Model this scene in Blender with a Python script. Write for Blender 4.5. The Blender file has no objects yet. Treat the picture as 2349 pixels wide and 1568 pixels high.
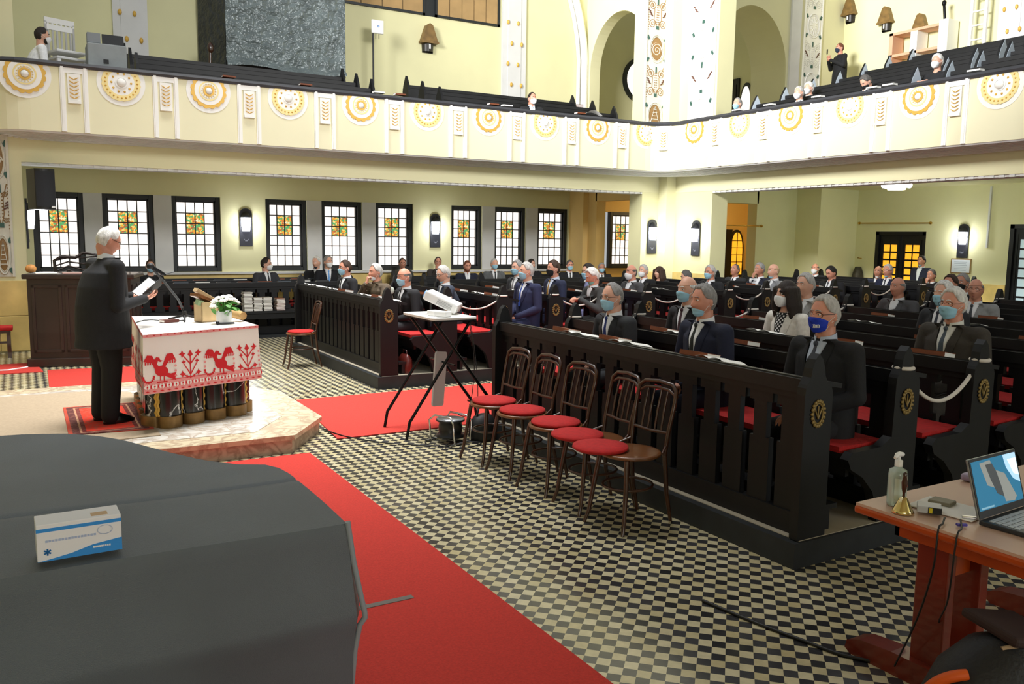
import bpy, bmesh, math, random
from mathutils import Vector, Matrix, Euler
from mathutils.bvhtree import BVHTree
random.seed(7)
S = bpy.context.scene
COL = S.collection
R = math.radians
PI = math.pi

# ---------------------------------------------------------------- camera
cam_d = bpy.data.cameras.new('camera'); cam = bpy.data.objects.new('camera', cam_d); COL.objects.link(cam)
yaw, pit, rol = R(30.348), R(-7.117), R(0.795)
fw = Vector((math.sin(yaw), math.cos(yaw), 0)); rt = Vector((math.cos(yaw), -math.sin(yaw), 0)); up = Vector((0, 0, 1))
f2 = fw * math.cos(pit) + up * math.sin(pit); up2 = up * math.cos(pit) - fw * math.sin(pit)
r3 = rt * math.cos(rol) + up2 * math.sin(rol); u3 = up2 * math.cos(rol) - rt * math.sin(rol)
cam.matrix_world = Matrix(((r3.x, u3.x, -f2.x, 0), (r3.y, u3.y, -f2.y, 0), (r3.z, u3.z, -f2.z, 1.85), (0, 0, 0, 1)))
cam_d.sensor_width = 36; cam_d.lens = 36 * 1928.5 / 2349; cam_d.clip_start = 0.05
S.camera = cam

# ---------------------------------------------------------------- exposure, sky, big lights
S.view_settings.view_transform = 'Standard'; S.view_settings.look = 'None'
S.view_settings.exposure = 0.08; S.view_settings.gamma = 1.0
S.view_settings.use_curve_mapping = False
W = bpy.data.worlds.new('overcast sky'); S.world = W; W.use_nodes = True
bg = W.node_tree.nodes['Background']; bg.inputs[0].default_value = (0.93, 0.97, 1.0, 1); bg.inputs[1].default_value = 0.45

def area(name, loc, target, sx, sy, power, col=(1, 1, 1), spread=180):
    l = bpy.data.lights.new(name, 'AREA'); l.shape = 'RECTANGLE'; l.size = sx; l.size_y = sy; l.energy = power; l.color = col; l.spread = R(spread)
    o = bpy.data.objects.new(name, l); COL.objects.link(o); o.location = loc
    o.rotation_euler = (Vector(target) - Vector(loc)).to_track_quat('-Z', 'Y').to_euler()
    return o
def point(name, loc, power, col=(1, 1, 1), rad=.06):
    l = bpy.data.lights.new(name, 'POINT'); l.energy = power; l.color = col; l.shadow_soft_size = rad
    o = bpy.data.objects.new(name, l); COL.objects.link(o); o.location = loc
    return o
# daylight of the nave, altar and right windows, with an added key and fill
area('platform_key_light', (3.2, 9.8, 11.0), (2.4, 9.8, 0), 5, 5, 410, (1, .99, .97), 62)  # added overhead key light to brighten the platform area
area('altar_window_daylight', (-2.8, 8.0, 8.6), (18.6, 14.2, 8.4), 5, 3.0, 1000, (1, .99, .97), 64)
area('nave_window_daylight', (7.2, -4.0, 9.2), (7.4, 14.2, 4.2), 6, 3.0, 170, (1, .99, .97), 48)
area('near_fill_light', (-1.0, -4.3, 2.5), (2.5, 6, .9), 3.2, 1.6, 95, (1, .98, .95))  # added fill behind the camera for front-facing surfaces, not a window
area('right_window_daylight', (7.5, -3.9, 2.3), (4.2, 3.4, .9), 3.4, 1.9, 120, (.93, .97, 1))

# ---------------------------------------------------------------- materials
def lin(h):
    if not isinstance(h, str): return (h[0], h[1], h[2], 1)
    h = h.lstrip('#'); h = h if len(h) == 6 else ''.join(q * 2 for q in h); c = [int(h[i:i + 2], 16) / 255 for i in (0, 2, 4)]
    return tuple((x / 12.92 if x < .04045 else ((x + .055) / 1.055) ** 2.4) for x in c) + (1,)
_m = {}
def mat(name, col='#888888', rough=.55, metal=0, noise=None, bump=None, emit=0, coat=0, spec=.5, stretch=None, trans=0, alpha=1, col2=None):
    key = (name, str(col), rough)
    if key in _m: return _m[key]
    m = bpy.data.materials.new(name); m.use_nodes = True; nt = m.node_tree; b = nt.nodes['Principled BSDF']
    c = lin(col); b.inputs['Base Color'].default_value = c; b.inputs['Roughness'].default_value = rough
    b.inputs['Metallic'].default_value = metal; b.inputs['Coat Weight'].default_value = coat
    b.inputs['Specular IOR Level'].default_value = spec; b.inputs['Transmission Weight'].default_value = trans
    if emit: b.inputs['Emission Color'].default_value = c; b.inputs['Emission Strength'].default_value = emit
    if alpha < 1: b.inputs['Alpha'].default_value = alpha
    if noise or bump:
        tc = nt.nodes.new('ShaderNodeTexCoord'); mp = nt.nodes.new('ShaderNodeMapping'); nt.links.new(tc.outputs['Object'], mp.inputs[0])
        if stretch: mp.inputs['Scale'].default_value = stretch
    if noise:
        n = nt.nodes.new('ShaderNodeTexNoise'); n.inputs['Scale'].default_value = noise[0]; n.inputs['Detail'].default_value = 4
        nt.links.new(mp.outputs[0], n.inputs['Vector'])
        r = nt.nodes.new('ShaderNodeValToRGB'); a = noise[1]
        r.color_ramp.elements[0].position = .3; r.color_ramp.elements[1].position = .7
        r.color_ramp.elements[0].color = tuple(x * (1 - a) for x in c[:3]) + (1,)
        r.color_ramp.elements[1].color = lin(col2) if col2 else tuple(min(1, x * (1 + a)) for x in c[:3]) + (1,)
        nt.links.new(n.outputs['Fac'], r.inputs[0]); nt.links.new(r.outputs[0], b.inputs['Base Color'])
    if bump:
        n2 = nt.nodes.new('ShaderNodeTexNoise'); n2.inputs['Scale'].default_value = bump[0]; nt.links.new(mp.outputs[0], n2.inputs['Vector'])
        bp = nt.nodes.new('ShaderNodeBump'); bp.inputs['Strength'].default_value = bump[1]; bp.inputs['Distance'].default_value = bump[2] if len(bump) > 2 else .01
        nt.links.new(n2.outputs['Fac'], bp.inputs['Height']); nt.links.new(bp.outputs[0], b.inputs['Normal'])
    _m[key] = m
    return m
def nodes(m): return m.node_tree, m.node_tree.nodes, m.node_tree.links

M_wall = mat('cream plaster', '#dfdbae', .8, noise=(1.2, .035))
M_wallU = mat('cream plaster pale', '#e6e2ba', .8, noise=(1.2, .03))
M_para = mat('parapet plaster', '#ebe6c4', .75, noise=(1.5, .02))
M_white = mat('white stucco', '#f3f2ee', .7)
M_grey = mat('grey stucco', '#d6d6d5', .75, noise=(3, .04))
M_gold = mat('gilt stucco', '#d9ad4e', .5, .25)
M_gold2 = mat('pale gilt stucco', '#f0dc9a', .55, .1)
M_ebony = mat('black painted wood', '#0e0f12', .5, noise=(9, .25), spec=.4, stretch=(1, 1, .15))
M_ebony2 = mat('black painted step', '#22262a', .6, noise=(7, .25))
M_rail = mat('dark grey rail', '#3a3b40', .55, noise=(5, .1))
M_board = mat('worn light floorboard', '#b9b09c', .6, noise=(6, .15), stretch=(1, .2, 1))
M_frame = mat('black window frame', '#14191b', .45)
M_ochre = mat('ochre marble', '#e2c67c', .4, noise=(3, .16))
M_orange = mat('ochre plaster', '#e8c780', .8, noise=(1.5, .04))
M_redcloth = mat('red upholstery', '#b51717', .85, noise=(30, .15), bump=(160, .3))
M_bent = mat('dark bentwood', '#3e2110', .32, noise=(8, .35), coat=.4)
M_bent2 = mat('worn bentwood', '#6b3f1c', .35, noise=(8, .3), coat=.3)
M_walnut = mat('dark walnut', '#2b1c17', .45, noise=(4, .35), coat=.2, stretch=(1, 1, .15))
M_black = mat('matte black', '#0c0d0f', .6)
M_blackm = mat('black metal', '#141518', .35, .6)
M_plast = mat('black plastic', '#111214', .4)
M_whitep = mat('white plastic', '#eeeeee', .35)
M_chrome = mat('chrome', '#d8dade', .15, 1)
M_brass = mat('brass', '#c9a04a', .25, 1)
M_paper = mat('white paper', '#f2f1ec', .8)
M_brownbook = mat('brown bookcloth', '#7a3d1b', .6, noise=(20, .15))
M_rope = mat('pale rope', '#d4cdc4', .7)
M_cord = mat('black cable', '#0b0b0c', .5)

def checker_mat():
    m = bpy.data.materials.new('checkered cement tiles'); m.use_nodes = True; nt, N, L = nodes(m); b = N['Principled BSDF']
    tc = N.new('ShaderNodeTexCoord'); mp = N.new('ShaderNodeMapping'); mp.vector_type = 'POINT'
    mp.inputs['Rotation'].default_value = (0, 0, R(45)); t = .061; mp.inputs['Scale'].default_value = (1 / t, 1 / t, 1 / t); mp.inputs['Location'].default_value = (.31, .2, .5)
    L.new(tc.outputs['Object'], mp.inputs[0])
    ck = N.new('ShaderNodeTexChecker'); ck.inputs['Scale'].default_value = 1; L.new(mp.outputs[0], ck.inputs[0])
    fl = N.new('ShaderNodeVectorMath'); fl.operation = 'FLOOR'; L.new(mp.outputs[0], fl.inputs[0])
    wn = N.new('ShaderNodeTexWhiteNoise'); L.new(fl.outputs[0], wn.inputs['Vector'])
    no = N.new('ShaderNodeTexNoise'); no.inputs['Scale'].default_value = 24; L.new(tc.outputs['Object'], no.inputs['Vector'])
    def ramp(a, c, src):
        r = N.new('ShaderNodeValToRGB'); r.color_ramp.elements[0].color = lin(a); r.color_ramp.elements[1].color = lin(c); L.new(src, r.inputs[0]); return r
    li = ramp('#cfc193', '#e3d9b4', wn.outputs['Value']); da = ramp('#2a2a2c', '#47474a', wn.outputs['Value'])
    mx = N.new('ShaderNodeMix'); mx.data_type = 'RGBA'; L.new(ck.outputs['Fac'], mx.inputs[0]); L.new(da.outputs[0], mx.inputs[6]); L.new(li.outputs[0], mx.inputs[7])
    m2 = N.new('ShaderNodeMix'); m2.data_type = 'RGBA'; m2.blend_type = 'MULTIPLY'; m2.inputs[0].default_value = .35; L.new(mx.outputs[2], m2.inputs[6]); L.new(no.outputs['Fac'], m2.inputs[7])
    L.new(m2.outputs[2], b.inputs['Base Color']); b.inputs['Roughness'].default_value = .22; b.inputs['Specular IOR Level'].default_value = .6
    return m
M_tile = checker_mat()

def marble_mat(name, base, vein, scale=3, rough=.25, lo=.47, hi=.5):
    m = bpy.data.materials.new(name); m.use_nodes = True; nt, N, L = nodes(m); b = N['Principled BSDF']
    tc = N.new('ShaderNodeTexCoord'); n = N.new('ShaderNodeTexNoise'); n.inputs['Scale'].default_value = scale; n.inputs['Detail'].default_value = 6; n.inputs['Distortion'].default_value = 1.2
    L.new(tc.outputs['Object'], n.inputs['Vector'])
    r = N.new('ShaderNodeValToRGB'); e = r.color_ramp.elements; e[0].position = lo; e[0].color = lin(base); e[1].position = (lo + hi) / 2; e[1].color = lin(vein)
    e3 = e.new(hi); e3.color = lin(base); L.new(n.outputs['Fac'], r.inputs[0]); L.new(r.outputs[0], b.inputs['Base Color']); b.inputs['Roughness'].default_value = rough
    return m
M_bmarble = marble_mat('black veined marble', '#17181a', '#e8e8e6', 2.2, .18, .478, .5)
M_lmarble = marble_mat('pale marble', '#dcd8d0', '#b9ab9b', 5, .2, .4, .6)
M_lmarble2 = marble_mat('cream marble edging', '#d5c8aa', '#b59f86', 6, .25, .42, .6)
M_pmarble = marble_mat('pink brown marble', '#c6b09c', '#a08774', 7, .6, .4, .65)

def carpet_mat():
    m = mat('red carpet', '#c4352b', .95, noise=(90, .12), bump=(220, .4)); return m
M_carpet = carpet_mat()

def stained_mat():
    m = bpy.data.materials.new('stained glass'); m.use_nodes = True; nt, N, L = nodes(m); b = N['Principled BSDF']
    tc = N.new('ShaderNodeTexCoord'); v = N.new('ShaderNodeTexVoronoi'); v.inputs['Scale'].default_value = 34; L.new(tc.outputs['Object'], v.inputs['Vector'])
    sp = N.new('ShaderNodeSeparateColor'); L.new(v.outputs['Color'], sp.inputs[0])
    r = N.new('ShaderNodeValToRGB'); r.color_ramp.interpolation = 'CONSTANT'; e = r.color_ramp.elements
    e[0].position = 0; e[0].color = lin('#58a866'); e[1].position = .28; e[1].color = lin('#f0a030')
    for p, c in ((.5, '#f6cf6a'), (.66, '#d67a3c'), (.78, '#f7e7b5'), (.9, '#a8643a')):
        x = e.new(p); x.color = lin(c)
    L.new(sp.outputs[0], r.inputs[0]); L.new(r.outputs[0], b.inputs['Emission Color']); b.inputs['Emission Strength'].default_value = 1.1
    b.inputs['Base Color'].default_value = (.02, .02, .02, 1)
    return m
M_stained = stained_mat()
M_pane = mat('daylit glass', '#fff6ee', .3, emit=1.15)
M_amber = mat('amber lit glass', '#ffb52e', .4, emit=.85)
M_shade = mat('lit lamp glass', '#f4f6ff', .4, emit=6)

# ---------------------------------------------------------------- mesh builder
class MB:
    def __init__(s): s.v = []; s.f = []; s.m = []; s.s = []
    def add(s, vs, fs, m=0, sm=False, T=None):
        k = len(s.v); s.v += [tuple((T @ Vector(p))) if T else tuple(p) for p in vs]
        for f in fs: s.f.append([i + k for i in f]); s.m.append(m); s.s.append(sm)
        return s
    def box(s, x0, x1, y0, y1, z0, z1, m=0, T=None):
        v = [(x0, y0, z0), (x1, y0, z0), (x1, y1, z0), (x0, y1, z0), (x0, y0, z1), (x1, y0, z1), (x1, y1, z1), (x0, y1, z1)]
        return s.add(v, [(0, 3, 2, 1), (4, 5, 6, 7), (0, 1, 5, 4), (1, 2, 6, 5), (2, 3, 7, 6), (3, 0, 4, 7)], m, False, T)
    def cb(s, c, d, rot=(0, 0, 0), m=0):
        T = Matrix.Translation(c) @ Euler(rot).to_matrix().to_4x4(); a, b, e = d[0] / 2, d[1] / 2, d[2] / 2
        return s.box(-a, a, -b, b, -e, e, m, T)
    def prism(s, pts, a, b, axis='y', m=0, T=None, sm=False):
        n = len(pts)
        def P(p, t):
            if axis == 'y': return (p[0], t, p[1])
            if axis == 'x': return (t, p[0], p[1])
            return (p[0], p[1], t)
        v = [P(p, a) for p in pts] + [P(p, b) for p in pts]
        s.add(v, [list(range(n)), list(range(2 * n - 1, n - 1, -1))], m, False, T)
        return s.add(v, [(i, (i + 1) % n, n + (i + 1) % n, n + i) for i in range(n)], m, sm, T)
    def tube(s, pts, r, n=8, m=0, closed=False, T=None, caps=True):
        pts = [Vector(p) for p in pts]; N = len(pts); rs = r if isinstance(r, (list, tuple)) else [r] * N
        vs = []; prev = None
        for i, p in enumerate(pts):
            if closed: t = pts[(i + 1) % N] - pts[i - 1]
            else: t = pts[min(i + 1, N - 1)] - pts[max(i - 1, 0)]
            if t.length < 1e-9: t = Vector((0, 0, 1))
            t.normalize()
            if prev is None: u = t.orthogonal().normalized()
            else:
                u = prev - t * prev.dot(t)
                u = u.normalized() if u.length > 1e-6 else t.orthogonal().normalized()
            prev = u; w = t.cross(u)
            for k in range(n): a = 2 * PI * k / n; vs.append(p + (u * math.cos(a) + w * math.sin(a)) * rs[i])
        fs = []
        for i in range(N if closed else N - 1):
            j = (i + 1) % N
            for k in range(n): fs.append((i * n + k, i * n + (k + 1) % n, j * n + (k + 1) % n, j * n + k))
        s.add(vs, fs, m, True, T)
        if caps and not closed:
            s.add(vs[:n], [list(range(n - 1, -1, -1))], m, False, T); s.add(vs[-n:], [list(range(n))], m, False, T)
        return s
    def lathe(s, prof, c=(0, 0, 0), n=20, m=0, T=None, sm=True, arc=None):
        vs = []; full = arc is None; A = (0, 2 * PI) if full else arc; K = n if full else n + 1
        for (r, z) in prof:
            for k in range(K): a = A[0] + (A[1] - A[0]) * k / n; vs.append((c[0] + r * math.cos(a), c[1] + r * math.sin(a), c[2] + z))
        fs = []
        for i in range(len(prof) - 1):
            for k in range(n):
                j = (k + 1) % K; fs.append((i * K + k, i * K + j, (i + 1) * K + j, (i + 1) * K + k))
        return s.add(vs, fs, m, sm, T)
    def grid(s, fn, nu, nv, m=0, sm=True, T=None, cu=False):
        K = nu if cu else nu + 1
        vs = [fn(i / nu, j / nv) for j in range(nv + 1) for i in range(K)]
        fs = [(j * K + i, j * K + (i + 1) % K, (j + 1) * K + (i + 1) % K, (j + 1) * K + i) for j in range(nv) for i in range(nu)]
        return s.add(vs, fs, m, sm, T)
    def ell(s, c, r, nu=14, nv=10, m=0, T=None):
        if not isinstance(r, (list, tuple)): r = (r, r, r)
        return s.grid(lambda u, v: (c[0] + r[0] * math.sin(PI * (v * .998 + .001)) * math.cos(2 * PI * u), c[1] + r[1] * math.sin(PI * (v * .998 + .001)) * math.sin(2 * PI * u), c[2] - r[2] * math.cos(PI * v)), nu, nv, m, True, T, True)
    def cap(s, a, b, ra, rb, n=12, m=0):
        a = Vector(a); b = Vector(b); d = b - a; L = d.length; d = d.normalized() if L > 1e-6 else Vector((0, 0, 1))
        pts = []; rs = []
        for t in (80, 60, 40, 20, 0): pts.append(a - d * ra * math.sin(R(t))); rs.append(ra * math.cos(R(t)))
        for t in (0, 20, 40, 60, 80): pts.append(b + d * rb * math.sin(R(t))); rs.append(rb * math.cos(R(t)))
        return s.tube(pts, rs, n, m)
    def loft(s, rings, n=20, m=0):
        # rings: (centre, rx, ry) ellipses, capped
        vs = []
        for c, rx, ry in rings:
            for k in range(n): a = 2 * PI * k / n; vs.append((c[0] + rx * math.cos(a), c[1] + ry * math.sin(a), c[2]))
        fs = [(i * n + k, i * n + (k + 1) % n, (i + 1) * n + (k + 1) % n, (i + 1) * n + k) for i in range(len(rings) - 1) for k in range(n)]
        s.add(vs, fs, m, True); s.add(vs[:n], [list(range(n - 1, -1, -1))], m); return s.add(vs[-n:], [list(range(n))], m)
    def mesh(s, name, mats):
        me = bpy.data.meshes.new(name); me.from_pydata(s.v, [], s.f)
        for x in (mats if isinstance(mats, (list, tuple)) else [mats]): me.materials.append(x)
        me.polygons.foreach_set('material_index', s.m); me.polygons.foreach_set('use_smooth', s.s); me.update()
        bm = bmesh.new(); bm.from_mesh(me); bmesh.ops.recalc_face_normals(bm, faces=bm.faces); bm.to_mesh(me); bm.free()
        return me
    def ob(s, name, mats, parent=None, loc=None, rz=None, bevel=0):
        o = bpy.data.objects.new(name, s.mesh(name, mats)); COL.objects.link(o)
        if parent: o.parent = parent
        if loc: o.location = loc
        if rz is not None: o.rotation_euler = (0, 0, rz)
        if bevel:
            b = o.modifiers.new('bevel', 'BEVEL'); b.width = bevel; b.segments = 2; b.limit_method = 'ANGLE'; b.angle_limit = R(40)
        return o
def tag(o, label=None, cat=None, group=None, kind=None):
    if label: o['label'] = label
    if cat: o['category'] = cat
    if group: o['group'] = group
    if kind: o['kind'] = kind
    return o
def empty(name, loc=(0, 0, 0), rz=0, label=None, cat=None, group=None, kind=None):
    o = bpy.data.objects.new(name, None); COL.objects.link(o); o.location = loc; o.rotation_euler = (0, 0, rz); o.empty_display_size = .1
    return tag(o, label, cat, group, kind)
def struct(o): o['kind'] = 'structure'; return o
KIDS = {}
def kids(o): return [c for c in bpy.data.objects if c.parent == o]
def copy_tree(o, parent=None, tree=None):
    tree = tree or {}
    c = o.copy(); COL.objects.link(c); c.parent = parent
    for ch in tree.get(o.name, []): copy_tree(ch, c, tree)
    return c
def tree_of(root):
    t = {}
    def rec(o):
        t[o.name] = list(o.children)
        for c in o.children: rec(c)
    rec(root); return t
def ordn(i): return ['first', 'second', 'third', 'fourth', 'fifth', 'sixth', 'seventh', 'eighth', 'ninth', 'tenth', 'eleventh', 'twelfth', 'thirteenth', 'fourteenth', 'fifteenth', 'sixteenth', 'seventeenth', 'eighteenth', 'nineteenth', 'twentieth'][i]
# ================================================================ SHELL
struct(MB().box(-7, 22, -5, 21, -.12, 0).ob('floor', M_tile))
YB, XB = 14.83, 12.7      # beam planes
YF, XF = 14.2, 12.0       # parapet planes
YW, XW = 17.8, 18.6       # outer walls

# ---- window wall of the left aisle
WINS = [(.25, 1.09), (1.4, 2.31), (2.63, 3.56), (4.46, 5.33), (5.64, 6.56), (6.87, 7.78), (8.74, 9.56), (9.89, 10.77), (11.1, 12.01)]
w = MB()
z0, z1 = 1.07, 2.56
w.box(-3, 12.45, YW, YW + .4, 0, z0); w.box(-3, 12.45, YW, YW + .4, z1, 9)
xs = [-3] + [t for ab in WINS for t in ab] + [12.45]
for i in range(0, len(xs), 2): w.box(xs[i], xs[i + 1], YW, YW + .4, z0, z1)
struct(w.ob('wall_left', M_wall))
# grey painted piers between the windows of a triple, with the sill strip
w = MB()
for a, b in ((1.09, 1.4), (2.31, 2.63), (5.33, 5.64), (6.56, 6.87), (9.56, 9.89), (10.77, 11.1)): w.box(a - .005, b + .005, YW - .012, YW, z0, z1)
struct(w.ob('trim_1', M_grey))
w = MB()
w.box(-1, 12.2, YW - .09, YW, 1.02, 1.065)
struct(w.ob('trim_2', M_grey))
struct(MB().box(-1, 12.2, YW - .02, YW, 0, 1.02).ob('trim_3', M_ochre))

def window(n, x0, x1, zb, zt, y, cols=4, rows=6, fr=.085, stain=True):
    root = struct(empty('window_%d' % n, ((x0 + x1) / 2, y, zb)))
    cx = (x0 + x1) / 2; wd = (x1 - x0) / 2; h = zt - zb
    f = MB(); d0, d1 = .0, .14
    f.box(-wd, -wd + fr, d0, d1, 0, h); f.box(wd - fr, wd, d0, d1, 0, h); f.box(-wd + fr, wd - fr, d0, d1, 0, fr); f.box(-wd + fr, wd - fr, d0, d1, h - fr, h)
    f.box(-wd + fr, -wd + fr + .03, .06, .2, fr, h - fr); f.box(wd - fr - .03, wd - fr, .06, .2, fr, h - fr)
    f.box(-wd + fr, wd - fr, .06, .2, fr, fr + .03); f.box(-wd + fr, wd - fr, .06, .2, h - fr - .03, h - fr)
    f.ob('window_frame', M_frame, root, bevel=.006)
    iw = wd - fr - .03; zb2, zt2 = fr + .03, h - fr - .03
    l = MB()
    for i in range(1, cols): xx = -iw + 2 * iw * i / cols; l.box(xx - .01, xx + .01, .112, .145, zb2, zt2)
    for j in range(1, rows): zz = zb2 + (zt2 - zb2) * j / rows; l.box(-iw, iw, .114, .147, zz - .01, zz + .01)
    l.ob('window_bars', M_frame, root)
    g = MB(); cw = 2 * iw / cols; ch = (zt2 - zb2) / rows
    for i in range(cols):
        for j in range(rows):
            st = stain and 0 < i < cols - 1 and j in (rows - 2, rows - 3)
            g.box(-iw + cw * i, -iw + cw * (i + 1), .13, .14, zb2 + ch * j, zb2 + ch * (j + 1), 1 if st else 0)
    g.ob('window_glass', [M_pane, M_stained], root)
    return root
for i, (a, b) in enumerate(WINS): window(i + 1, a, b, z0, z1, YW + .05)

# ---- left balcony: beam, slab, stepped floor
BE = MB(); BE.box(.1, XB, YB, YB + .42, 2.87, 3.45); BE.box(XB, XB + .42, 1.0, YB + .42, 2.87, 3.45)
struct(BE.ob('trim_4', M_wallU))
BS = MB(); BS.box(.1, XB - .02, YB + .03, YB + .39, 2.835, 2.87); BS.box(XB + .03, XB + .39, 1.0, YB, 2.835, 2.87)
k = 0
for i in range(80):
    x = .15 + i * .155
    if x < XB - .3: BS.box(x, x + .08, YB + .012, YB + .05, 2.83, 2.868)
for i in range(80):
    y = 1.1 + i * .155
    if y < YB - .5: BS.box(XB + .012, XB + .05, y, y + .08, 2.83, 2.868)
struct(BS.ob('trim_5', M_grey))
C1 = MB(); C1.box(.1, 12.7, YB + .3, 20.2, 3.15, 3.45); C1.box(XB + .3, 19.2, 1.0, 18.6, 3.15, 3.45)
struct(C1.ob('ceiling', M_wall))
# stepped gallery floors
st = MB()
for k in range(3): st.box(.2, 12.3, 14.25 + .8 * k + (.0 if k else 0), YW, 3.45 if k == 0 else 3.6 + .22 * (k - 1), 3.6 + .22 * k)
struct(st.ob('floor_left_gallery', M_board))
st = MB()
for k in range(7): st.box(12.08 + .8 * k, XW, 1.0, 15.05, 3.45 if k == 0 else 3.63 + .245 * (k - 1), 3.63 + .245 * k)
st.box(12.7, 19.2, 15.05, 18.55, 3.45, 3.63)
struct(st.ob('floor_rear_gallery', M_board))

# ---- parapet swept along the two fronts with a rounded inner corner
def front_path():
    pts = []
    for a in (180, 165, 150, 135, 120, 105): pts.append((.25 + .6 * math.cos(R(a)), 14.8 + .6 * -math.sin(R(a))))
    pts.append((.25, YF))
    for i in range(1, 40): pts.append((.25 + (11.5 - .25) * i / 39, YF))
    for a in (75, 60, 45, 30, 15, 0): pts.append((11.5 + .5 * math.cos(R(a)), 13.7 + .5 * math.sin(R(a))))
    for i in range(1, 40): pts.append((XF, 13.7 - 12.2 * i / 39))
    return pts
FP = front_path()
def sweep(mb, prof, path=FP, m=0, closed=True, sm=False):
    # prof (offset away from hall, z); normals point away from the hall
    n = len(path); vs = []
    for i in range(n):
        a = Vector(path[max(0, i - 1)]); b = Vector(path[min(n - 1, i + 1)]); t = (b - a).normalized(); nn = Vector((-t.y, t.x))
        for o, z in prof: vs.append((path[i][0] + nn.x * o, path[i][1] + nn.y * o, z))
    K = len(prof); fs = []
    for i in range(n - 1):
        for k in range(K if closed else K - 1): fs.append((i * K + k, i * K + (k + 1) % K, (i + 1) * K + (k + 1) % K, (i + 1) * K + k))
    mb.add(vs, fs, m, sm)
    if closed: mb.add(vs[:K], [list(range(K))], m); mb.add(vs[-K:], [list(range(K))], m)
    return mb
para = struct(sweep(MB(), [(0, 3.285), (0, 4.215), (.14, 4.215), (.14, 3.285)]).ob('trim_6', M_para))
struct(sweep(MB(), [(-.03, 4.205), (-.05, 4.24), (-.03, 4.28), (.2, 4.315), (.24, 4.29), (.24, 4.205)]).ob('trim_7', M_rail))
fl = [(.012, 3.282)]
for i in range(7): o = .03 + .085 * i; fl += [(o, 3.29 - .01 * i - .03), (o + .05, 3.285 - .01 * i - .03), (o + .055, 3.30 - .01 * i), (o + .08, 3.295 - .01 * i)]
fl += [(.66, 3.2), (.66, 3.286), (.012, 3.286)]
struct(sweep(MB(), fl).ob('trim_8', M_grey))

# ornaments of the parapet: parts of the front, copied along it
def rosette(kind):
    m = MB(); N = 48
    def ring(r0, r1, d, mi, wob=0, nw=16):
        vs = []
        for i in range(N):
            a = 2 * PI * i / N; q = r1 * (1 + wob * abs(math.sin(a * nw / 2)))
            for r, dd in ((r0, 0), (r0, d), (q, d), (q, 0)): vs.append((r * math.cos(a), -dd, min(.145, r * math.sin(a))))
        fs = [(i * 4 + k, i * 4 + (k + 1) % 4, ((i + 1) % N) * 4 + (k + 1) % 4, ((i + 1) % N) * 4 + k) for i in range(N) for k in range(4)]
        m.add(vs, fs, mi, False)
    ring(.0, .335, .008, 0)
    if kind == 0:
        ring(.2, .25, .022, 1, .1, 16); ring(.0, .215, .026, 0); ring(.13, .15, .032, 2); ring(.105, .12, .034, 0); ring(.055, .085, .04, 1)
        for i in range(16): a = 2 * PI * i / 16; m.ell((.105 * math.cos(a), -.03, .105 * math.sin(a)), (.012, .012, .012), 6, 4, 2)
    else:
        ring(.185, .26, .022, 2, .05, 28); ring(0, .185, .02, 0)
        for i in [q for q in range(24) if math.sin(2 * PI * q / 24) < .6]: a = 2 * PI * i / 24; m.ell((.222 * math.cos(a), -.022, .222 * math.sin(a)), (.014, .014, .014), 6, 4, 1)
        for i in range(10): a = 2 * PI * i / 10; m.ell((.135 * math.cos(a), -.02, .135 * math.sin(a)), (.017, .014, .017), 6, 4, 1)
        ring(.07, .085, .03, 0)
    m.ell((0, -.02, 0), (.055 if kind == 0 else .065, .05, .055 if kind == 0 else .065), 14, 8, 0)
    return m.mesh('rosette', [M_white, M_gold, M_gold2])
RM = [rosette(0), rosette(1)]
def pil_mesh():
    m = MB()
    for x in (-.185, .115): m.box(x, x + .07, -.022, 0, 3.29, 4.215, 0); m.box(x + .016, x + .054, -.036, -.02, 3.29, 4.215, 0)
    m.box(-.185, .185, -.022, 0, 4.13, 4.215, 0)
    return m.mesh('pilaster_frame', [M_white])
def wheat_mesh():
    m = MB(); m.box(-.085, .085, -.03, 0, 3.74, 4.12, 0)
    for i in range(6):
        z = 3.77 + .054 * i
        for s in (-1, 1):
            m.tube([(0, -.035, z), (s * .03, -.05, z + .012), (s * .062, -.04, z + .035)], [.004, .0085, .003], 6, 1)
    m.box(-.085, .085, -.05, 0, 3.70, 3.74, 0)
    return m.mesh('gilt_wheat_panel', [M_white, M_gold])
PM, WM = pil_mesh(), wheat_mesh()
def inst(name, me, loc, rz, parent):
    o = bpy.data.objects.new(name, me); COL.objects.link(o); o.parent = parent; o.location = loc; o.rotation_euler = (0, 0, rz); return o
for i in range(10):
    x = .82 + 1.255 * i
    if i < 9:
        inst('pilaster_frame', PM, (x, YF, 0), 0, para); inst('gilt_wheat_panel', WM, (x, YF, 0), 0, para)
    x = .2 + 1.255 * i
    if i == 0: inst('rosette', RM[0], (.2, YF + .005, 4.06), 0, para)
    else: inst('rosette', RM[i % 2], (x, YF, 4.06), 0, para)
inst('pilaster_frame', PM, (11.853, 14.053, 0), R(-45), para); inst('gilt_wheat_panel', WM, (11.853, 14.053, 0), R(-45), para)
for i in range(9):
    y = 12.64 - 1.24 * i
    inst('pilaster_frame', PM, (XF, y, 0), R(-90), para); inst('gilt_wheat_panel', WM, (XF, y, 0), R(-90), para)
    inst('rosette', RM[i % 2], (XF, 13.25 - 1.24 * i, 4.06), R(-90), para)

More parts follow.
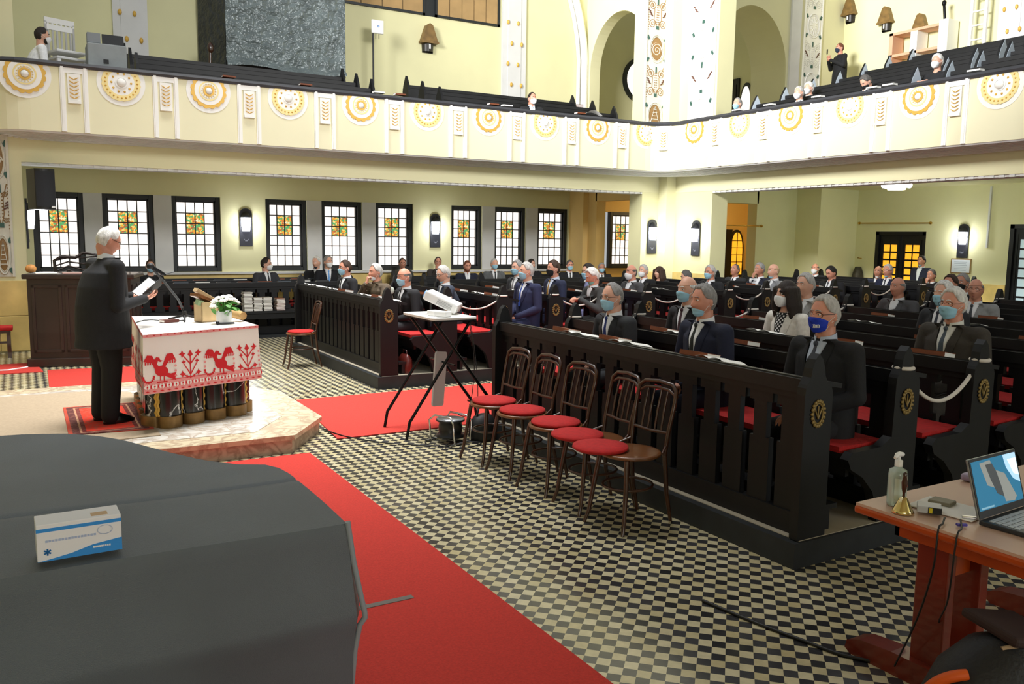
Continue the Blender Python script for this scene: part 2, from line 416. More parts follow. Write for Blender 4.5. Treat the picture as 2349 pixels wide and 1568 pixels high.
# ---- piers
struct(MB().box(11.97, XB + .02, YB + .01, YB + .45, 0, 9).box(XB + .01, XB + .45, 13.42, YB + .45, 0, 9).ob('wall_corner_pier', M_wall))
struct(MB().box(XB - .26, XB + .02, YB - .26, YB + .02, 0, 9).ob('wall_corner_shaft', M_wallU))
struct(MB().box(-3, .1, YB, YB + .5, 0, 9).ob('wall_altar_pier', M_wallU))
wn = MB()
for i in range(4):
    for j in range(2): wn.box(-1.5 + .4 * i, -1.5 + .4 * i + .392, YB - .03, YB, .02 + .54 * j, .55 + .54 * j)
struct(wn.ob('trim_9', M_ochre, bevel=.006))
# yellow marbled dado on the corner pier
struct(MB().box(11.97, XB - .26, YB - .012, YB + .012, 0, 1.12).box(XB - .012, XB + .012, 13.42, YB - .26, 0, 1.12).ob('trim_10', M_ochre))

# mosaic strips (carved and tinted relief bands)
def relief_mat(name, base, dark, green):
    m = bpy.data.materials.new(name); m.use_nodes = True; nt, N, L = nodes(m); b = N['Principled BSDF']
    b.inputs['Base Color'].default_value = lin(base); b.inputs['Roughness'].default_value = .7; return m
M_rel = mat('grey relief plaster', '#d6d3c6', .7, noise=(14, .08)); M_relb = mat('bronze relief line', '#8f6d3f', .55); M_relg = mat('dark green tessera', '#33594f', .5); M_relr = mat('brown tessera', '#5b3426', .5)
def relief_strip(wd, h, pale=False):
    m = MB(); m.box(-wd, wd, -.02, .0, 0, h, 0)
    m.box(-wd - .02, -wd + .015, -.035, 0, 0, h, 0); m.box(wd - .015, wd + .02, -.035, 0, 0, h, 0)
    p = 1.42; n = int(h / p) + 1
    def ringt(cx, cz, r, th, mi, a0=0, a1=360, k=24):
        m.tube([(cx + r * math.cos(R(a0 + (a1 - a0) * i / k)), -.022, cz + r * math.sin(R(a0 + (a1 - a0) * i / k))) for i in range(k + 1)], th, 5, mi)
    def spiral(cx, cz, r, s, mi, th=.007):
        m.tube([(cx + s * r * (1 - i / 22) * math.cos(i * .62), -.022, cz + r * (1 - i / 22) * math.sin(i * .62)) for i in range(21)], th, 5, mi)
    for q in range(n):
        z = .33 + q * p
        if z + .3 > h: break
        m.ell((0, -.012, z), (wd * .62, .02, .27), 20, 8, 1 if not pale else 0)
        for rr, mi in ((1, 0), (.86, 0)): m.tube([(wd * .68 * rr * math.cos(2 * PI * i / 28), -.028, z + .29 * rr * math.sin(2 * PI * i / 28)) for i in range(28)], .014 if rr == 1 else .007, 5, mi, True)
        if q % 3 == 0:
            for j in range(5): m.tube([(-wd * (.14 + .06 * j), -.034, z + .14 - .07 * j), (wd * (.14 + .06 * j), -.034, z + .14 - .07 * j)], .008, 5, 0)
            m.tube([(-wd * .42, -.034, z - .17), (0, -.034, z + .2), (wd * .42, -.034, z - .17)], .008, 5, 0)
        elif q % 3 == 1: spiral(0, z - .03, wd * .5, 1, 0, .012); spiral(0, z, wd * .5, -1, 0, .008)
        else:
            for a in range(0, 360, 30): m.tube([(wd * .2 * math.cos(R(a)), -.034, z + .08 * math.sin(R(a))), (wd * .5 * math.cos(R(a)), -.034, z + .21 * math.sin(R(a)))], .009, 5, 0)
        zz = z + p / 2
        for s in (-1, 1):
            spiral(s * wd * .5, zz + .18, wd * .36, s, 1); spiral(s * wd * .48, zz - .2, wd * .36, -s, 1)
            m.tube([(0, -.022, zz - .3), (s * wd * .35, -.022, zz - .1), (s * wd * .3, -.022, zz + .1), (s * wd * .75, -.022, zz + .34)], .007, 5, 1)
            for j in range(3): m.cb((s * wd * (.58 + .1 * j), -.024, zz - .02 + .045 * j), (.07, .02, .022), (0, s * -.5, 0), 3)
            for j in range(14): m.ell((s * wd * .84, -.024, zz - .32 + .05 * j), .011, 5, 4, 1)
            m.cb((s * wd * .82, -.024, z + .22), (.05, .02, .09), (0, s * .5, 0), 2); m.cb((s * wd * .82, -.024, z - .24), (.05, .02, .09), (0, -s * .5, 0), 2)
        m.cb((0, -.024, zz + .27), (.03, .02, .12), (0, 0, 0), 2); m.cb((0, -.024, zz - .27), (.07, .02, .07), (0, 0, 0), 2)
        for j in range(9): m.ell((-.022, -.024, zz - .2 + .05 * j), .012, 5, 4, 1); m.ell((.022, -.024, zz - .2 + .05 * j), .012, 5, 4, 1)
    return m
o = relief_strip(.29, 4.3).ob('trim_11', [M_rel, M_relb, M_relg, M_relr]); o.location = (12.22, YB + .005, 4.2); struct(o)
M_relw = mat('glare white relief plaster', '#f2f0e9', .7)  # whitened copy of the relief plaster, strong light put into its colour
o = relief_strip(.36, 4.3, True).ob('trim_12', [M_relw, M_rel, M_relg, M_relr]); o.location = (XB + .0, 13.86, 4.2); o.rotation_euler = (0, 0, R(-90)); struct(o)
o = relief_strip(.12, 3.2).ob('trim_13', [M_rel, M_relb, M_relg, M_relr]); o.location = (-.2, YB - .002, 1.15); struct(o)

# ---- rear wall with doors
w = MB(); w.box(XW, XW + .4, -2, 10.45 - 1.4, 0, 3.2); w.box(XW, XW + .4, 10.45, 12.41, 0, 3.2); w.box(XW, XW + .4, 13.77, 14.8, 0, 3.2)
w.box(XW, XW + .4, 9.05, 10.45, 2.27, 3.2); w.box(XW, XW + .4, 12.41, 13.77, 2.11, 3.2); w.box(XW, XW + .4, -2, 15.3, 3.2, 9.5)
struct(w.ob('wall_rear', M_wall))
w = MB(); w.box(17.2, XW + .1, 14.35, 15.2, 0, 3.2); w.box(15.8, 17.25, 15.1, 15.4, 0, 3.2); w.box(13.1, 15.85, 15.1, 15.4, 2.74, 3.2)
struct(w.ob('wall_rear_return', M_wall))
struct(MB().box(XW - .02, XW, -2, 9.05, 0, .95).box(XW - .02, XW, 10.45, 12.41, 0, .95).box(XW - .02, XW, 13.77, 14.36, 0, .95).box(17.2, XW, 14.33, 14.36, 0, .95).ob('trim_14', M_ochre))
def double_door(n, y0, y1, h):
    root = struct(empty('door_%d' % n, (XW, (y0 + y1) / 2, 0))); wd = (y1 - y0) / 2
    f = MB(); f.box(0, .16, -wd, -wd + .09, 0, h); f.box(0, .16, wd - .09, wd, 0, h); f.box(0, .16, -wd, wd, h - .09, h); f.ob('door_frame', M_ebony, root)
    for s in (-1, 1):
        a, b = (-wd + .09, -.01) if s < 0 else (.01, wd - .09); c = (a + b) / 2; gw = .19
        l = MB(); l.box(.06, .12, a, c - gw, 0, h - .09); l.box(.06, .12, c + gw, b, 0, h - .09); l.box(.06, .12, c - gw, c + gw, 0, .5); l.box(.06, .12, c - gw, c + gw, h - .32, h - .09)
        for i in range(1, 2): l.box(.07, .11, c - .012, c + .012, .5, h - .32)
        for i in range(1, 7): z = .5 + (h - .82) * i / 7; l.box(.07, .11, c - gw, c + gw, z - .02, z + .02)
        for t in (-1, 1): l.box(.045, .065, c + t * (gw + .05) - .012, c + t * (gw + .05) + .012, .2, h - .2)
        leaf = l.ob('door_leaf', M_ebony, root)
        MB().box(.085, .095, c - gw, c + gw, .5, h - .32).ob('door_glass', M_amber if n == 1 else mat('bluish door glass', '#b9cfd6', .3, emit=.45), leaf)
    return root
double_door(1, 12.41, 13.77, 2.11); double_door(2, 9.05, 10.45, 2.27)

# ---- corner vestibule, lower storey
VX, VY = 19.2, 18.6
w = MB(); w.box(12.45, 13.5, VY, VY + .3, 0, 3.2); w.box(13.5, 14.5, VY, VY + .3, 0, 1.05); w.box(13.5, 14.5, VY, VY + .3, 2.56, 3.2); w.box(14.5, VX, VY, VY + .3, 0, 3.2)
w.box(VX, VX + .3, 15.0, VY + .3, 0, 3.2); w.box(12.2, 12.47, 16.85, VY + .3, 0, 3.2); w.box(12.2, 12.47, 15.25, 16.9, 2.74, 3.2)
w.box(12.05, 12.2, 17.2, YW, 0, 3.15)
struct(w.ob('wall_vestibule', M_orange))
window(10, 13.82, 14.7, 1.05, 2.56, VY - .16)
root = struct(empty('door_3', (17.95, VY, 0)))
MB().box(-.45, .45, -.09, -.02, 0, 2.16).box(-.36, -.05, -.105, -.09, .25, .95).box(.05, .36, -.105, -.09, .25, .95).box(-.36, -.05, -.105, -.09, 1.55, 2.0).box(.05, .36, -.105, -.09, 1.55, 2.0).ob('door_leaf', M_ebony, root)
MB().box(-.18, .16, -.118, -.105, 1.2, 1.5).ob('door_notice', mat('yellowed notice', '#b89a5a', .8), root)
root = struct(empty('window_11', (18.62, VY, 0)))
def lancet(hw, zb, zs, zt, k=10):
    p = [(-hw, zb), (hw, zb)]
    for i in range(k + 1): t = i / k; p.append((hw * math.cos(t * PI / 2) ** .9 if t < 1 else 0, zs + (zt - zs) * math.sin(t * PI / 2)))
    for i in range(k - 1, -1, -1): t = i / k; p.append((-hw * math.cos(t * PI / 2) ** .9, zs + (zt - zs) * math.sin(t * PI / 2)))
    return p
MB().prism(lancet(.3, .75, 1.5, 2.16), -.06, -.02).ob('window_frame', M_frame, root)
MB().prism(lancet(.23, .82, 1.5, 2.08), -.075, -.06).ob('window_glass', M_amber, root)
b = MB(); b.box(-.01, .01, -.085, -.07, .82, 2.08)
for i in range(5): b.box(-.23, .23, -.085, -.07, .98 + .21 * i, 1.0 + .21 * i)
b.ob('window_bars', M_frame, root)
point('vestibule_lamp', (16.2, 16.9, 2.85), 75, (1, .72, .38), .12)

# ---- upper storey
def arch_wall(mb, a0, a1, z0, z1, o0, o1, zs, zt, t0, t1, axis, m=0):
    # wall in (a,z) with an arched opening, extruded t0..t1
    c = (o0 + o1) / 2; r = (o1 - o0) / 2; k = 14
    arc = [(c - r * math.cos(PI / 2 * i / k), zs + (zt - zs) * math.sin(PI / 2 * i / k)) for i in range(k + 1)]
    left = [(a0, z0), (o0, z0)] + arc + [(c, z1), (a0, z1)]
    right = [(2 * c - p[0], p[1]) for p in [(o0, z0)] + arc]
    right = [(a1, z0)] + right + [(c, z1), (a1, z1)]
    mb.prism(left, t0, t1, axis, m); mb.prism(right, t0, t1, axis, m)
    return mb
struct(arch_wall(MB(), 13.1, XW, 3.45, 9.5, 14.25, 16.55, 5.95, 7.38, 15.1, 16.25, 'y').ob('wall_rear_arch', M_wallU))
struct(arch_wall(MB(), 15.25, YW, 3.45, 9.5, 15.4, 17.62, 5.9, 7.13, 12.45, 12.75, 'x').ob('wall_left_arch', M_wallU))
struct(MB().box(12.7, 17.8, VY, VY + .3, 3.45, 9.5).box(17.5, 17.8, 16.2, VY, 3.45, 9.5).ob('wall_upper_vestibule', M_wall))
# big vault ribs beside the arches
m = MB()
for k, wd in ((0, .1), (1, .05)):
    pts = [(12.36 - k * .17 - (0 if z < 6.2 else .32 * (z - 6.2) ** 1.6 * .55), YW - .05, z) for z in (3.6, 4.6, 5.4, 6.2, 6.7, 7.2, 7.7, 8.2, 8.8)]
    m.tube(pts, wd, 8, 0)
struct(m.ob('trim_15', M_white))
struct(MB().box(16.62, 16.95, 15.04, 15.1, 3.6, 9.4).ob('trim_16', M_grey))
o = relief_strip(.3, 4.2, True).ob('trim_17', [M_relw, M_rel, M_relg, M_relr]); o.location = (17.42, 15.09, 4.0); struct(o)
# round window and upper door in the vestibule
root = struct(empty('window_12', (14.8, VY, 6.1)))
def ringm(r0, r1, d0, d1, n=36):
    m = MB(); vs = []
    for i in range(n):
        a = 2 * PI * i / n
        for r, d in ((r0, d0), (r1, d0), (r1, d1), (r0, d1)): vs.append((r * math.cos(a), d, r * math.sin(a)))
    return m.add(vs, [(i * 4 + k, i * 4 + (k + 1) % 4, ((i + 1) % n) * 4 + (k + 1) % 4, ((i + 1) % n) * 4 + k) for i in range(n) for k in range(4)])
ringm(.5, .6, -.08, -.0).box(-.16, -.12, -.07, -.02, -.5, .5).box(.12, .16, -.07, -.02, -.5, .5).ob('window_frame', M_frame, root)
MB().prism([(.52 * math.cos(2 * PI * i / 32), .52 * math.sin(2 * PI * i / 32)) for i in range(32)], -.03, -.02).box(.16, .3, -.04, -.032, -.25, .2, 1).ob('window_glass', [M_pane, M_stained], root)
root = struct(empty('door_4', (17.5, 17.95, 3.63)))
MB().box(-.06, -.01, -.38, .48, 0, 2.66).box(-.075, -.06, -.3, .4, .3, 1.2).box(-.075, -.06, -.3, .4, 1.4, 2.5).ob('door_leaf', M_ebony, root)
root = struct(empty('window_13', (17.5, 17.28, 3.63)))
MB().prism(lancet(.26, .6, 1.6, 2.5), -.06, -.02, 'x').ob('window_frame', M_frame, root); MB().prism(lancet(.2, .66, 1.6, 2.4), -.075, -.06, 'x').ob('window_glass', M_pane, root)

# wall pilasters with gilt studs
def pilaster(name, x0, x1, y, ax=0):
    root = struct(MB().box(-(x1 - x0) / 2, (x1 - x0) / 2, -.06, 0, 3.6, 9.2).ob(name, M_grey)); wd = (x1 - x0) / 2
    MB().box(-wd * .55, wd * .55, -.075, -.06, 3.6, 9.2).ob('raised_band', M_grey, root)
    for i in range(5):
        for s in (-1, 1):
            z = 4.95 + .47 * i
            MB().ell((s * wd * .42 + (.05 if i % 2 else -.05), -.085, z), (.035, .03, .055), 8, 6).ob('gilt_stud', M_gold, root)
    return root
o = pilaster('trim_18', 1.72, 2.32, YW); o.location = (2.02, YW, 0)
o = pilaster('trim_19', 10.02, 10.66, YW); o.location = (10.34, YW, 0)
o = pilaster('trim_20', 0, .62, XW); o.location = (XW, 10.75, 0); o.rotation_euler = (0, 0, R(-90))
# two boarded windows high on the left wall
M_card = mat('brown board', '#a98a5c', .8, noise=(3, .12))
for n, x0, x1, k in ((14, 4.6, 8.05, 7), (15, 8.3, 9.95, 5)):
    root = struct(empty('window_%d' % n, ((x0 + x1) / 2, YW, 6.7))); wd = (x1 - x0) / 2
    f = MB(); f.box(-wd, wd, -.04, 0, 0, .05); f.box(-wd, -wd + .05, -.04, 0, 0, 2.3); f.box(wd - .05, wd, -.04, 0, 0, 2.3); f.ob('window_frame', M_frame, root)
    b = MB()
    for i in range(k): a = -wd + .05 + (2 * wd - .1) * i / k; b.box(a + .008, a + (2 * wd - .1) / k - .008, -.03, -.01, .05, 2.3)
    b.ob('cover_board', M_card, root)
struct(MB().box(4.6, 9.95, YW - .005, YW, 6.7, 9).ob('trim_21', M_frame))
# enclosing walls and gallery behind the photographer
struct(MB().box(-7, 22, -5, -4.7, 0, 5).ob('wall_near', M_wall))
struct(MB().box(-3.2, 3.0, -4.7, 2.2, 3.5, 3.8).box(3.0, 22, -4.7, 3.0, 3.6, 3.9).ob('ceiling_near', M_wall))
struct(MB().box(-3.5, -3.2, -5, 15.3, 0, 6.0).ob('wall_altar', M_wall))
struct(MB().box(-.5, 12.3, 15.1, YW, 0, .05).ob('floor_wall_pews', M_ebony2))
# ================================================================ PEWS
for nm, x0, y0, L_, rz, x1 in (('pew_platform', 3.70, 3.13, 3.64, 0, 12.6), ('pew_platform', 3.66, 9.43, 3.69, 0, 13.2)):
    lx = x1
    o = MB().box(0, lx, 0, L_, 0, .15).ob(nm, M_ebony2, loc=(x0, y0, 0), rz=R(rz)); tag(o, kind='structure')
    o.name = 'floor_pew_platform'
    MB().box(.06, lx, .02, L_ - .02, .15, .155).ob('floor_boards', M_board, o)

def end_profile(seat=True):
    p = [(-.1, 0), (.13, 0), (.13, .78)]
    p += [(.13, .84), (.115, .88), (.085, .9), (.06, .94), (.05, .99), (.03, 1.04), (0, 1.07), (-.03, 1.04), (-.05, .99), (-.06, .94), (-.085, .9), (-.095, .88), (-.1, .84)]
    if seat: p += [(-.11, .52), (-.2, .47), (-.46, .46), (-.5, .42), (-.47, .36), (-.36, .3), (-.26, .2), (-.22, .1), (-.2, 0)]
    return p
EP1, EP0 = end_profile(True), end_profile(False)
_em = {}
def emblem_mesh():
    m = MB(); n = 18
    for i in range(n):
        a = 2 * PI * i / n
        m.ell((.05 * math.cos(a), -.006, .072 * math.sin(a)), (.014, .008, .011), 6, 4)
    m.tube([(.04 * math.cos(2 * PI * i / 20), -.004, .058 * math.sin(2 * PI * i / 20)) for i in range(20)], .006, 5, 0, True)
    m.tube([(-.03, -.004, .03), (0, -.004, -.03), (.03, -.004, .03)], .006, 5); m.tube([(0, -.004, -.03), (0, -.004, .045)], .005, 5)
    return m.mesh('emblem', [mat('old gilt', '#8a7442', .5, .3)])
EMB = emblem_mesh()
_pm = {}
def pew_meshes(L, seat, fine):
    key = (round(L, 2), seat, fine)
    if key in _pm: return _pm[key]
    d = {}
    d['end_panel'] = MB().prism(EP1 if seat else EP0, 0, .06).mesh('end_panel', [M_ebony])
    s = MB(); pitch = .215 if not fine else .17; n = max(2, int((L - .16) / pitch)); pw = (L - .14) / n
    for i in range(n):
        y = .07 + pw * i; g = pw * .14
        s.box(-.02, .02, y + g, y + pw - g, .1, .52); s.box(-.02, .02, y + g * 1.9, y + pw - g * 1.9, .52, .74); s.box(-.02, .02, y + g * .6, y + pw - g * .6, .74, .84)
    s.box(-.035, .035, .06, L - .06, .0, .13); s.box(-.035, .035, .06, L - .06, .8, .88)
    d['slat_panel'] = s.mesh('slat_panel', [M_ebony])
    T = Matrix.Translation((.13, 0, .885)) @ Euler((0, R(10), 0)).to_matrix().to_4x4()
    d['book_ledge'] = MB().box(-.17, .14, .05, L - .05, -.014, .014, 0, T).box(-.06, -.03, .05, L - .05, .84, .92).box(.13, .15, .05, L - .05, .83, .875).mesh('book_ledge', [M_ebony])
    d['foot_rail'] = MB().box(.16, .30, .06, L - .06, .12, .15).box(.2, .24, .06, L - .06, 0, .12).mesh('foot_rail', [M_ebony])
    if seat:
        d['bench_seat'] = MB().box(-.47, -.03, .06, L - .06, .40, .44).box(-.44, -.41, .06, L - .06, .3, .40).mesh('bench_seat', [M_ebony])
        c = MB(); c.box(-.47, -.05, .09, L - .09, .442, .478)
        d['seat_cushion'] = c.mesh('seat_cushion', [M_redcloth])
    _pm[key] = d
    return d
def pew(L, T, label, group, seat=True, cushion=True, emblem=(True, True), fine=False, base=.15, cat='pew', name='pew'):
    d = pew_meshes(L, seat, fine)
    root = empty(name, T[0], T[1], label, cat, group)
    def part(n, loc=(0, 0, 0)):
        o = bpy.data.objects.new(n, d[n]); COL.objects.link(o); o.parent = root; o.location = loc; return o
    for k, y in ((0, 0), (1, L - .06)):
        e = part('end_panel', (0, y, 0))
        if emblem[k]:
            q = bpy.data.objects.new('gilt_wreath', EMB); COL.objects.link(q); q.parent = e; q.location = (.01, 0, .73) if k == 0 else (.01, .06, .73)
            if k: q.rotation_euler = (0, 0, PI)
    part('slat_panel'); part('book_ledge'); part('foot_rail')
    if seat:
        part('bench_seat')
        if cushion: part('seat_cushion')
    return root
def frame_pt(o, rz, x, y, z=0): c, s = math.cos(rz), math.sin(rz); return Vector((o[0] + c * x - s * y, o[1] + s * x + c * y, z))
OR, AR = (3.84, 3.15), 0.0; OL, AL = (3.80, 9.45), 0.0
NR, NL = 15, 16
LR, LL = 3.6, 3.65
for k in range(NR):
    p = frame_pt(OR, AR, .8 * k, 0, .155)
    lab = ('black front barrier pew with slatted panel behind the row of bentwood chairs' if k == 0 else 'black wooden pew, row %s back in the block right of the red aisle carpet' % ordn(k))
    pew(LR, (p, AR), lab, 'pews right of the aisle', seat=k > 0)
for k in range(NL):
    p = frame_pt(OL, AL, .8 * k, 0, .155)
    lab = ('black front barrier pew with narrow slats beside the lone bentwood chair' if k == 0 else 'black wooden pew, row %s back in the block left of the red aisle carpet' % ordn(k))
    pew(LL, (p, AL), lab, 'pews left of the aisle', seat=k > 0, fine=(k == 0))
# pews along the window wall, facing the hall (local -x turned to -Y)
for gi, (x0, L_, side) in enumerate(((1.65, 3.6, 'near the pulpit'), (6.95, 5.1, 'towards the corner pier'))):
    for k in range(3):
        lab = ('black slatted bench %s, %s row out from the window wall' % (side, ['third', 'second', 'nearest'][k]))
        pew(L_, (Vector((x0 + L_, 15.45 + .8 * k, .05)), R(90)), lab, 'wall pews under the stained windows', seat=True, cushion=k > 0)
# ropes closing off rows
def rope(a, b, sag, label, r=.011):
    a = Vector(a); b = Vector(b); pts = []
    for i in range(25):
        t = i / 24; p = a.lerp(b, t); p.z -= sag * 4 * t * (1 - t); pts.append(p)
    loopa = [(a.x + .055 * math.cos(2 * PI * i / 12), a.y + .055 * math.sin(2 * PI * i / 12), a.z) for i in range(12)]
    loopb = [(b.x + .055 * math.cos(2 * PI * i / 12), b.y + .055 * math.sin(2 * PI * i / 12), b.z) for i in range(12)]
    m = MB().tube(pts, r, 6).tube(loopa, r, 6, 0, True).tube(loopb, r, 6, 0, True)
    tag(m.ob('rope', M_rope), label, 'rope', 'ropes closing off pew rows')
def fin(O, A, k, y, dz=0): p = frame_pt(O, A, .8 * k, y); p.z = .155 + .935 + dz; return p
for k in (1, 3, 5, 7, 9, 11, 13):
    rope(fin(OL, AL, k, .03), fin(OL, AL, k + 1, .03), .16, 'pale sagging rope at the aisle end between rows %s and %s left of the aisle' % (ordn(k), ordn(k + 1)))
for k in (1, 3, 5, 7, 9):
    rope(fin(OR, AR, k, LR - .03), fin(OR, AR, k + 1, LR - .03), .1, 'pale rope at the aisle carpet end between rows %s and %s right of the aisle' % (ordn(k), ordn(k + 1)))
for k in (1, 3, 5):
    rope(fin(OR, AR, k, .03), fin(OR, AR, k + 1, .03), .24, 'pale sagging rope at the laptop table end between rows %s and %s' % (ordn(k), ordn(k + 1)), .013)
# hymnbooks, open booklets on the ledges
def book(T, w, h, t, col, label, group, name='hymnbook', cat='book', rz=0, tilt=R(10), page=True):
    root = empty(name, T, rz, label, cat, group); TT = Euler((0, tilt, 0)).to_matrix().to_4x4()
    MB().box(-w / 2 + .003, w / 2 - .003, -h / 2 + .003, h / 2 - .003, .003, t - .003, 0, TT).ob('pages', M_paper, root)
    MB().box(-w / 2, w / 2, -h / 2, h / 2, t - .003, t, 0, TT).box(-w / 2, w / 2, -h / 2, h / 2, 0, .003, 0, TT).box(-w / 2, -w / 2 + .003, -h / 2, h / 2, 0, t, 0, TT).ob('cover', col, root)
    return root
def booklet(T, rz, label, group, s=1.0):
    m = MB()
    for q in (-1, 1):
        m.grid(lambda u, v: (-.1 * s + .2 * s * v, q * .15 * s * u, .004 + .03 * s * math.sin(PI * u) * .5), 6, 2)
        m.grid(lambda u, v: (-.1 * s + .2 * s * v, q * .15 * s * u, .001), 2, 1)
    o = m.ob('open_booklet', M_paper, loc=T, rz=rz); o.rotation_euler = (0, R(10), rz); tag(o, label, 'booklet', group); return o
def ledge_pt(O, A, k, y, base=.155): p = frame_pt(O, A, .8 * k + .13, y); p.z = base + .901; return p
rb = random.Random(3)
side = {'R': (OR, AR, LR, 'right'), 'L': (OL, AL, LL, 'left')}
spots = {'R': {0: [(2.72, 'b'), (2.5, 'p'), (2.05, 'b'), (1.86, 'p'), (1.1, 'b'), (.9, 'p')], 1: [(2.4, 'b'), (2.15, 'p'), (1.5, 'b')], 2: [(2.0, 'p'), (1.2, 'b'), (.45, 'b')], 3: [(2.9, 'b'), (1.0, 'b'), (.7, 'p')],
               4: [(2.2, 'p'), (1.5, 'b'), (.6, 'b')], 5: [(2.6, 'b'), (1.6, 'p')], 6: [(1.9, 'b'), (.8, 'b')], 7: [(2.6, 'b'), (1.2, 'p')], 8: [(1.8, 'b')], 9: [(2.2, 'b')], 10: [(1.4, 'b')]},
         'L': {0: [(.3, 'p'), (.62, 'b'), (1.0, 'p'), (1.9, 'b'), (2.3, 'p'), (3.1, 'p'), (3.5, 'p')], 1: [(.5, 'p'), (.9, 'b'), (2.6, 'b')], 2: [(.55, 'b'), (.85, 'p'), (1.5, 'b')], 3: [(.7, 'b'), (1.2, 'p'), (2.0, 'b')],
               4: [(.9, 'b'), (1.6, 'p')], 5: [(.6, 'b'), (1.4, 'b')], 6: [(.8, 'p'), (2.2, 'b')], 7: [(1.2, 'b')], 8: [(.9, 'b'), (1.8, 'p')], 9: [(1.2, 'b'), (.9, 'p')], 10: [(.5, 'b')], 11: [(1.4, 'b')]}}
for sd, dd in spots.items():
    O, A, L_, sn = side[sd]
    for k, lst in dd.items():
        cb = cp = 0; lst = sorted(lst, key=lambda q: -q[0])
        for (y, t) in lst:
            p = ledge_pt(O, A, k, y); rz = A + rb.uniform(-.12, .12)
            rowtxt = ('front barrier' if k == 0 else ordn(k) + ' row') + ' ledge, ' + sn + ' pews'
            if t == 'b':
                book(p, .13, .26 if k < 3 else .2, .035, M_brownbook, 'brown hymnbook, %s from window end, %s' % (ordn(cb), rowtxt) if len([1 for q in lst if q[1] == 'b']) > 1 else 'only brown hymnbook on the %s' % rowtxt, 'brown hymnbooks on the pew ledges', rz=rz); cb += 1
            else:
                booklet(p, rz, 'white open booklet, %s from window end, %s' % (ordn(cp), rowtxt) if len([1 for q in lst if q[1] == 'p']) > 1 else 'only white open booklet on the %s' % rowtxt, 'white booklets on the pew ledges'); cp += 1
# stacks of white-edged hymnals on the wall bench (read by their page edges)
zz = .05 + .442
for si, (x, n) in enumerate(((3.43, 14), (3.60, 10), (3.77, 10), (4.0, 9))):
    for j in range(n):
        o = book((x + rb.uniform(-.008, .008), 15.12, zz + .024 * j), .2, .15, .0225, M_brownbook if si == 3 else mat('grey bookcloth', '#7d766c', .6),
                 'hymnal, %s from the bottom of the %s bench stack from left' % (ordn(j), ordn(si)), 'stacked hymnals on the wall bench', rz=R(-90), tilt=0)
# books along the two wall pew ledges near the pulpit
for k in range(2):
    for i in range(9):
        x = 2.05 + .36 * i + .1 * k; c = [M_brownbook, mat('black bookcloth', '#1b1b1e', .5), mat('slate bookcloth', '#4a525c', .6), M_brownbook, M_paper][(i * 2 + k) % 5]
        cn = ['brown', 'black', 'slate', 'brown', 'white'][(i * 2 + k) % 5]
        book((x, 15.45 + .13 + .8 * k, .05 + .901), .13, .24, .03, c, '%s hymnbook, %s from the pulpit on the %s wall pew ledge' % (cn, ordn(i), ['front', 'second'][k]), 'hymnbooks on the wall pew ledges', rz=R(90))
# ================================================================ CHANCEL FURNITURE
# marble platform
pp = [(-2.5, 6.98), (1.93, 6.98), (2.36, 7.6), (2.36, 9.0), (1.6, 10.3), (-2.5, 10.3)]
def inset(p, d):
    c = Vector((0.2, 8.6)); out = []
    for q in p: v = Vector(q) - c; out.append(tuple(c + v * (1 - d / v.length))) if abs(q[0] + 2.5) > .01 else out.append((q[0], q[1] - d * (1 if q[1] > 8 else -1)))
    return out
plat = struct(MB().prism(pp, 0, .115, 'z').ob('floor_platform', M_pmarble))
MB().prism([(x + (.02 if x > 0 else 0), y + (-.02 if y < 8 else .02)) for x, y in pp], .115, .155, 'z').ob('step_edging', M_lmarble2, plat, bevel=.008)
MB().prism(inset(pp, .34), .15, .159, 'z').ob('marble_slabs', M_lmarble, plat)
j = MB()
for i in range(6): j.box(-2.4 + .78 * i, -2.396 + .78 * i, 7.35, 9.9, .159, .1595)
for i in range(4): j.box(-2.4, 2.05, 7.6 + .6 * i, 7.604 + .6 * i, .159, .1595)
j.ob('slab_joints', M_lmarble2, plat)
# carpets
def carpet(name, pts, z, label, m=M_carpet, th=.008, cat='carpet', group=None):
    o = MB().prism(pts, 0, th, 'z').ob(name, m); o.location.z = z; return tag(o, label, cat, group)
carpet('aisle_carpet', [(2.6, 9.21), (2.42, 7.25), (15, 7.25), (15, 9.2)], .001, 'bright red carpet running up the aisle between the pew blocks')
carpet('carpet_runner', [(.55, 6.9), (2.05, 6.88), (2.05, -1.5), (.4, -1.5)], .001, 'dark red carpet runner beside the covered piano')
carpet('red_carpet', [(.25, 12.66), (1.95, 12.4), (1.95, 10.36), (.22, 10.36)], .001, 'red carpet piece between the pulpit and the marble platform')
carpet('red_carpet', [(-2.8, 13.5), (.12, 13.45), (.2, 12.55), (-2.8, 12.55)], .001, 'red carpet piece at far left with a white cable on it')
M_beige = mat('beige carpet', '#a8967e', .95, noise=(40, .08))
carpet('beige_carpet', [(-2.4, 9.95), (.55, 9.85), (.95, 9.6), (.95, 7.42), (-2.4, 7.3)], .1605, 'plain beige carpet under the patterned rug on the platform', M_beige, .006)
